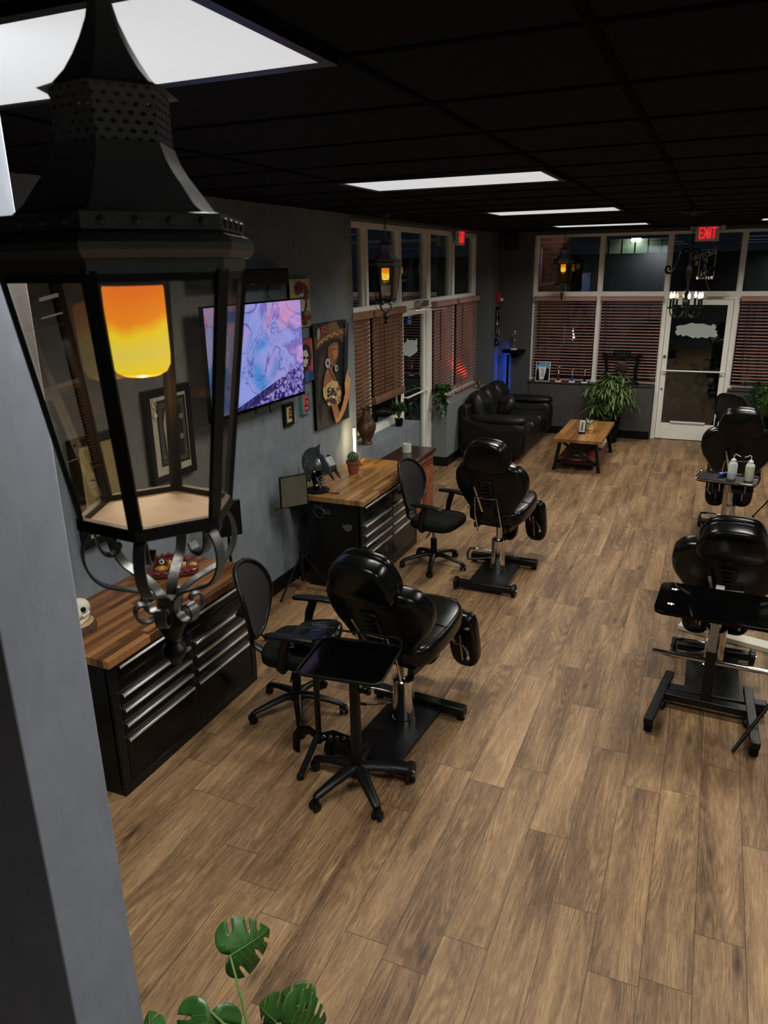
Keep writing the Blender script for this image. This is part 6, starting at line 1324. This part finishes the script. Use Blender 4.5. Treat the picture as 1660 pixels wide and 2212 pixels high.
# playing card picture
C2 = lambda x, y, X: PX(x / 2.7667, 500 + y / 2.7667, X)
card = [((176, 180, 176), 'all'),
        ((20, 22, 22), [(925, 1020), (1010, 995), (1100, 970), (1140, 1360), (1060, 1385), (970, 1410)]),
        ((66, 72, 70), [(940, 1035), (1010, 1012), (1088, 990), (1126, 1350), (1060, 1368), (980, 1395)]),
        ((22, 24, 24), [(965, 1060), (1080, 1025), (1108, 1330), (992, 1372)]),
        ((172, 172, 150), [(985, 1060), (1020, 1040), (1045, 1090), (1040, 1180), (1062, 1250), (1050, 1330), (1005, 1345), (990, 1250), (975, 1150)]),
        ((40, 42, 40), petals(1012, 1085, 20, 6)), ((40, 42, 40), [(1000, 1160), (1035, 1150), (1030, 1200), (1003, 1190)]), ((84, 84, 76), [(1035, 1200), (1060, 1230), (1050, 1300), (1030, 1260)]),
        ((120, 124, 118), petals(1080, 1100, 16, 5)), ((120, 124, 118), petals(1085, 1220, 16, 7)), ((96, 100, 96), petals(985, 1350, 12, 5))]
t = art('framed_picture', 'tall dark framed black and white queen of spades card picture', 'picture', 3.70, 4.155, 1.36, 1.975, 0.03, 'blk', card, C2, 0.048)
text('Q', 0.075, 'bone', t, frame((0.038, -0.145, 0.215), (0, 1, 0), (0, 0, 1), (1, 0, 0)), 'card_letter', 0.0005, stretch=(0.7, 1))
m = MB(); sp_ = [(0, 0.030), (0.016, 0.008), (0.021, -0.006), (0.012, -0.016), (0.003, -0.008), (0.007, -0.026), (-0.007, -0.026), (-0.003, -0.008), (-0.012, -0.016), (-0.021, -0.006), (-0.016, 0.008)]
m.prism(sp_, 0.0006, frame((0.038, -0.145, 0.145), (0, 1, 0), (0, 0, 1), (1, 0, 0))); m.build('card_spade', 'bone', t, smooth=False)
# bird print
C5 = lambda x, y, X: PX(140 + x / 5.533, 930 + y / 5.533, X)
def stroke(pts, w): 
    L = [(x, y) for x, y in pts]; R = []
    for i, (x, y) in enumerate(L): k = w * (1 - i / (len(L) - 0.6)) + 1; R.append((x + k, y + k * 0.3))
    return L + list(reversed(R))
bird = [((150, 144, 104), 'all'), ((168, 168, 130), [(175, 230), (380, 165), (384, 180), (190, 245), (290, 1000), (278, 1000)])] + [((44, 38, 32), stroke(p, 7)) for p in (
        [(300, 500), (250, 430), (235, 400)], [(330, 420), (250, 340), (225, 230)], [(350, 400), (290, 330), (265, 240)], [(370, 390), (330, 330), (312, 262)], [(390, 380), (365, 300), (345, 215)], [(320, 470), (260, 420), (240, 350)], [(430, 420), (415, 360), (418, 318)],
        [(400, 600), (340, 580), (285, 600)], [(390, 640), (330, 640), (285, 662)], [(385, 680), (340, 690), (315, 720)], [(400, 560), (350, 560), (320, 575)], [(420, 730), (400, 790), (365, 830)], [(440, 780), (420, 840), (395, 880)], [(480, 740), (470, 800), (440, 840)], [(500, 720), (510, 780), (490, 830)])] + \
       [((66, 54, 44), [(300, 370), (360, 370), (430, 420), (470, 500), (440, 520), (380, 500), (330, 470)]), ((60, 50, 42), [(375, 500), (430, 520), (425, 620), (470, 700), (440, 760), (400, 740), (375, 640)]), ((120, 112, 84), [(390, 530), (415, 535), (412, 620), (450, 700), (430, 720), (400, 690), (388, 610)]), ((186, 112, 40), [(440, 570), (480, 560), (490, 640), (480, 690), (450, 640)]), ((66, 54, 44), [(370, 820), (420, 790), (440, 850), (400, 890)])]
art('framed_picture', 'dark framed tan print of a bird with long crest feathers, seen through the near lantern', 'picture', 3.06, 3.50, 1.15, 1.80, 0.03, 'blk', bird, C5, 0.05)

# ================================================================== TRAYS AND STANDS
def tray_rim(m, w, d, r, z, rad=0.006, n=5):
    P = []
    for cx, cy, a0 in ((w / 2 - r, d / 2 - r, 0), (-w / 2 + r, d / 2 - r, PI / 2), (-w / 2 + r, -d / 2 + r, PI), (w / 2 - r, -d / 2 + r, 1.5 * PI)):
        for i in range(n + 1): a = a0 + PI / 2 * i / n; P.append((cx + r * math.cos(a), cy + r * math.sin(a), z))
    if m: m.tube(P, rad, 8, closed=True)
    return [(p[0], p[1]) for p in P]
t = thing('instrument_tray', 'black tray on a five wheeled star base, nearest the camera behind the left client chair', 'tray stand', (-1.52, 3.07, 0), math.radians(6))
star_base(t, 0.285, 0.125, ang0=math.radians(-50), legmt='blk', thick=1.25)
m = MB(); m.lathe([(0.05, 0.085), (0.05, 0.14), (0.036, 0.15), (0.030, 0.152), (0.028, 0.79), (0.0, 0.79)], seg=24); m.build('column', 'blkmetal', t)
m = MB(); m.cyl((0.03, 0, 0.60), (0.07, 0.0, 0.60), 0.012, 12); m.ball((0.075, 0, 0.60), 0.018, 12); m.build('height_knob', 'blk', t)
m = MB(); oc = tray_rim(None, 0.44, 0.40, 0.045, 0); m.prism(oc, 0.006, Matrix.Translation((0, -0.05, 0.795))); tr_ = m.build('tray', 'blkgloss', t)
m = MB(); tray_rim(m, 0.44, 0.40, 0.045, 0); m.v = [(a, b - 0.05, c + 0.808) for a, b, c in m.v]; m.tube([(-0.19, 0.15, 0.80), (-0.20, 0.15, 0.84), (-0.17, 0.15, 0.855), (0.19, 0.15, 0.855), (0.215, 0.15, 0.84), (0.205, 0.15, 0.80)], 0.006, 8); m.build('rim', 'blkmetal', tr_)
p = PZ(690, 1610, 0.12); t = thing('armrest_stand', 'thin black post stand with a curled patterned brace, between the tray and the office chair', 'stand', (p.x, p.y, 0)); O = Vector((p.x, p.y, 0))
m = MB(); m.tube([(0, 0, 0.14), (0, 0, 0.74)], 0.017, 14); m.cyl((0, 0, 0.72), (0, 0, 0.80), 0.012, 12); m.build('post', 'blkmetal', t)
f = PZ(650, 1682, 0.0) - O; m = MB(); m.beam((0, 0, 0.20), (f.x, f.y, 0.02), 0.035, 0.012); m.lathe([(0.02, 0.0), (0.024, 0.01), (0.02, 0.03), (0, 0.034)], (f.x, f.y, 0), 14); m.build('leg', 'blkmetal', t)
a = PZ(640, 1575, 0.17) - O; b = PZ(770, 1600, 0.17) - O
for q in (a, b): q.z = 0
for q, s in ((a, -1), (b, 1)): m = MB(); m.tube([(0, 0, 0.17), (q.x * 0.4, q.y * 0.4, 0.20), (q.x * 0.8, q.y * 0.8, 0.17), (q.x, q.y, 0.13), (q.x * 1.05, q.y * 1.05, 0.02)], 0.028, 8, flat=0.22, up=(0, 1, 0)); br = m.build('curled_brace', 'blkgloss', t)
m = MB()
for k in range(5): c = Vector((b.x * (0.15 + 0.18 * k), b.y * (0.15 + 0.18 * k) - 0.008, 0.185)); m.tube([c + Vector((0.014 * math.cos(q) * (1 - q / 9), -0.003, 0.014 * math.sin(q) * (1 - q / 9))) for q in [0.5 * i for i in range(12)]], 0.0022, 5)
m.build('scroll_pattern', 'steel', t)
# long glossy tray at the right
t = thing('work_tray', 'long glossy black tray with white corner stickers at the right edge', 'tray table', (0.20, 4.48, 0), math.radians(-3))
m = MB(); oc = tray_rim(None, 0.68, 0.44, 0.06, 0, n=6); m.prism(oc, 0.020, Matrix.Translation((0.025, -0.285, 0.868))); tr_ = m.build('tray', 'blkgloss', t, 0.006)
for sx, sy in ((-0.235, -0.385), (-0.235, -0.17), (0.275, -0.385), (0.275, -0.17)):
    m = MB()
    for k in range(5): a = 2 * PI * k / 5; m.ball((sx + 0.012 * math.cos(a), sy + 0.010 * math.sin(a), 0.8885), (0.009, 0.005, 0.0006), 8, R=Matrix.Rotation(a, 3, 'Z'))
    m.build('corner_sticker', 'white', tr_)
m = MB(); m.bb((-0.03, 0.01, 0.09), (0.03, 0.06, 0.44)); m.build('column', 'blkmetal', t, 0.004)
m = MB(); m.bb((-0.024, 0.014, 0.44), (0.024, 0.056, 0.866)); m.bb((-0.024, -0.40, 0.845), (0.024, 0.014, 0.866)); m.build('inner_column', mat('grey beige metal', (0.36, 0.35, 0.32), 0.45, 0.2), t, 0.003)
m = MB(); m.tube([(-0.34, 0.075, 0.345), (0.42, 0.075, 0.345)], 0.017, 18); m.build('chrome_rail', 'chrome', t)
m = MB(); m.bb((-0.26, 0.0, 0.055), (0.27, 0.07, 0.10)); m.build('cross_bar', 'blkmetal', t, 0.004)
for s in (-1, 1):
    m = MB(); m.beam((s * 0.235, 0.30, 0.085), (s * 0.29, -0.34, 0.085), 0.055, 0.04); lg = m.build('leg', 'blkmetal', t, 0.004)
    m = MB(); m.beam((s * 0.285, -0.29, 0.04), (s * 0.29, -0.335, 0.04), 0.045, 0.055); m.build('foot', 'blkmatte', lg, 0.004)
    m = MB(); m.ball((s * 0.245, -0.02, 0.028), (0.028, 0.03, 0.028), 12); m.cyl((s * 0.243, 0.25, 0.03), (s * 0.233, 0.25, 0.03), 0.03, 14); m.build('caster', 'blk', lg)
# tray with bottles
t = thing('bottle_tray', 'small black tray with a chrome rim holding two clear bottles, before the right client chair', 'tray stand', (0.245, 6.73, 0), math.radians(-8))
m = MB(); oc = tray_rim(None, 0.46, 0.30, 0.05, 0); m.prism(oc, 0.010, Matrix.Translation((0, 0, 0.935))); tr_ = m.build('tray', 'blk', t)
m = MB(); tray_rim(m, 0.475, 0.315, 0.055, 0.955, 0.008); m.build('chrome_rim', 'chrome', tr_)
m = MB(); m.tube([(0.0, 0, 0.10), (0.0, 0, 0.94)], 0.020, 18); m.build('column', 'chrome', t)
m = MB(); m.tube([(-0.14, 0.02, 0.93), (-0.15, 0.02, 0.82), (-0.12, 0.02, 0.79)], 0.005, 8); m.tube([(-0.10, 0.06, 0.93), (0.10, 0.06, 0.91)], 0.006, 8); m.tube([(0.02, 0, 0.90), (0.06, 0.0, 0.70), (0.10, 0, 0.62)], 0.008, 8); m.build('brace', 'chrome', t)
m = MB(); m.beam((-0.20, -0.02, 0.06), (0.20, 0.0, 0.06), 0.05, 0.035); m.beam((-0.2, -0.2, 0.06), (-0.2, 0.2, 0.06), 0.045, 0.035); m.beam((0.2, -0.2, 0.06), (0.2, 0.2, 0.06), 0.045, 0.035); m.cyl((0, 0, 0.06), (0, 0, 0.12), 0.03, 16)
for sx in (-.2, .2):
    for sy in (-.19, .19): m.cyl((sx - .01, sy, 0.024), (sx + .01, sy, 0.024), 0.024, 14)
m.build('base', 'blkmetal', t)
M['bottle'] = mat('cloudy plastic', (0.55, 0.60, 0.56), 0.25, var=0.05); M['liquid'] = mat('pale yellow liquid plastic', (0.52, 0.56, 0.38), 0.25, var=0.05); M['liquid2'] = mat('pale blue liquid plastic', (0.38, 0.46, 0.47), 0.25, var=0.05)
def bottle(label, x, y, liq, fill, rz):
    t = thing('squeeze_bottle', label, 'bottle', (x, y, 0.9455), rz, group='clear squeeze bottles on the right tray')
    m = MB(); m.lathe([(0.033, 0), (0.036, 0.004), (0.036, fill), (0.0, fill)], seg=26); m.build('filled_body', liq, t)
    m = MB(); m.lathe([(0.0362, fill), (0.0362, 0.125), (0.030, 0.14), (0.017, 0.146), (0.017, 0.15), (0.0, 0.15)], seg=26); m.build('bottle_top', 'bottle', t)
    m = MB(); m.lathe([(0.020, 0.146), (0.020, 0.168), (0.008, 0.174), (0.006, 0.18), (0, 0.18)], seg=20); c = m.build('cap', 'white', t)
    m = MB(); m.tube([(0, 0, 0.175), (0, 0, 0.205), (0.008, 0, 0.215), (0.05, 0, 0.195)], 0.0032, 8); m.build('spout', 'white', c)
p = PZ(1581, 1033, 0.95); q = PZ(1618, 1037, 0.95)
bottle('clear squeeze bottle half full of pale liquid, left of the two on the small tray', p.x, p.y, 'liquid2', 0.055, 0)
bottle('clear squeeze bottle full of yellowish liquid, right of the two on the small tray', q.x, q.y, 'liquid', 0.125, PI)
t = thing('tape_roll', 'small blue and black roll lying beside the bottles on the small tray', 'roll', (PZ(1562, 1028, 0.95).x, PZ(1562, 1028, 0.95).y, 0.9655), 0.5)
m = MB(); m.tube([(-0.035, 0, 0), (-0.008, 0, 0)], 0.018, 16); m.build('blue_end', 'blue', t); m = MB(); m.tube([(-0.008, 0, 0), (0.035, 0, 0)], 0.019, 16); m.build('black_end', 'blk', t)

def tripod(t, R, h, zc, ang=0.0):
    m = MB(); m.tube([(0, 0, 0.10), (0, 0, h * 0.55)], 0.015, 12); m.tube([(0, 0, h * 0.55), (0, 0, h)], 0.011, 12); m.lathe([(0.022, -0.03), (0.026, 0), (0.022, 0.03)], (0, 0, h * 0.55), 14); m.lathe([(0.024, -0.03), (0.028, 0), (0.022, 0.03)], (0, 0, zc), 14); m.build('pole', 'blkmetal', t)
    for k in range(3):
        a = ang + 2 * PI * k / 3; m = MB(); m.tube([(0.02 * math.cos(a), 0.02 * math.sin(a), zc), (R * math.cos(a), R * math.sin(a), 0.012)], 0.008, 8); m.tube([(0.015 * math.cos(a), 0.015 * math.sin(a), 0.12), (R * 0.5 * math.cos(a), R * 0.5 * math.sin(a), (zc + 0.012) / 2)], 0.005, 6); lg = m.build('leg', 'blkmetal', t)
        m = MB(); m.ball((R * math.cos(a), R * math.sin(a), 0.012), 0.012, 10); m.build('rubber_tip', 'blkmatte', lg)
M['screenglass'] = mat('dull olive screen', (0.075, 0.075, 0.052), 0.16, spec=0.7, var=0.25, vs_=5)
t = thing('monitor_stand', 'black framed monitor with an olive grey screen on a tripod, beside the second tool chest', 'monitor', (-3.06, 5.24, 0)); O = Vector((-3.06, 5.24, 0))
tripod(t, 0.27, 0.92, 0.34, 0.25)
L_ = PY(604, 1070, 5.06); R_ = PY(662, 1050, 5.26); c = (L_ + R_) / 2 - O; xd = (R_ - L_); w = xd.length; xd.normalize(); xd.z = 0; xd.normalize(); zz = Vector((0, 0, 1)); nd = xd.cross(zz)
hh = 0.135; fr = frame(c, xd, zz, nd); m = MB(); m.prism([(-w / 2, -hh), (w / 2, -hh), (w / 2, hh), (-w / 2, hh)], 0.022, fr); sc = m.build('screen_housing', 'blk', t, 0.003)
m = MB(); m.prism([(-w / 2 + .01, -hh + .01), (w / 2 - .01, -hh + .01), (w / 2 - .01, hh - .01), (-w / 2 + .01, hh - .01)], 0.0235, fr); m.build('screen', 'screenglass', sc, smooth=False)
m = MB(); m.beam((0, 0, 0.86), tuple(c + Vector((0, 0, -0.05))), 0.03, 0.02)
for k in range(7): a = random.uniform(0, 6); m.tube([(0.01, -0.02, 0.80 + 0.01 * k), (0.06 * math.cos(a), 0.06 * math.sin(a), 0.80), (0.07 * math.cos(a + 1), 0.07 * math.sin(a + 1), 0.74), (0.0, 0.0, 0.70)], 0.004, 6)
m.tube([(-0.02, -0.03, 0.78), (-0.10, -0.08, 0.80), (-0.17, -0.12, 0.76)], 0.004, 6); m.build('cable_tangle', 'blk', t)
t = thing('monitor_stand', 'dark monitor on a pole behind the nearest worktop, mostly hidden by the near lantern', 'monitor', (-3.02, 4.16, 0)); tripod(t, 0.22, 0.95, 0.30, 0.9)
m = MB(); m.box((0, 0, 1.02), (0.20, 0.025, 0.26), Matrix.Rotation(0.9, 3, 'Z')); m.build('screen_housing', 'blk', t, 0.004)
t = thing('light_stand', 'black pole stand on the right edge beside the right client chairs', 'stand', (0.86, 8.6, 0)); tripod(t, 0.30, 1.75, 0.42, 0.4)
m = MB(); m.box((0, 0, 1.78), (0.10, 0.05, 0.07)); m.build('lamp_head', 'blk', t, 0.006)
# folded tripod at the right edge
t = thing('folding_stand', 'black folding tripod stand with a slanting leg, cut off by the right edge', 'stand', (0.70, 4.42, 0)); O = Vector((0.70, 4.42, 0)); f = PZ(1582, 1628, 0) - O
m = MB(); m.tube([tuple(f + Vector((0, 0, 0.01))), (0.02, 0.02, 0.60)], 0.011, 10); m.build('leg', 'blkmetal', t)
m = MB(); m.tube([(-0.10, 0.24, 0.01), (0.02, 0.02, 0.42)], 0.010, 10); m.build('leg', 'blkmetal', t)
m = MB(); m.tube([(0.26, -0.1, 0.01), (0.02, 0.02, 0.42)], 0.010, 10); m.build('leg', 'blkmetal', t)
m = MB(); m.tube([(0.02, 0.02, 0.18), (0.02, 0.02, 0.95)], 0.013, 12); m.tube([(0.02, 0.02, 0.2), (-0.13, -0.10, 0.24)], 0.006, 8); m.build('pole', 'blkmetal', t)
m = MB(); m.tube([(-0.04, 0.10, 0.22), (-0.08, 0.03, 0.30)], 0.013, 10); m.build('chrome_clamp', 'chrome', t)
# pale board lying on the floor
a = PZ(1470, 1352); b = PZ(1700, 1412); ux = (b - a).normalized(); uy = Vector((-ux.y, ux.x, 0))
t = thing('floor_board', 'pale flat board lying on the floor behind the long glossy tray', 'board', a)
m = MB(); m.prism([(0, -0.07), ((b - a).length, -0.07), ((b - a).length, 0.05), (0, 0.05)], 0.035, frame((0, 0, 0.001), ux, uy, (0, 0, 1))); m.build('board', 'cream', t, 0.003)
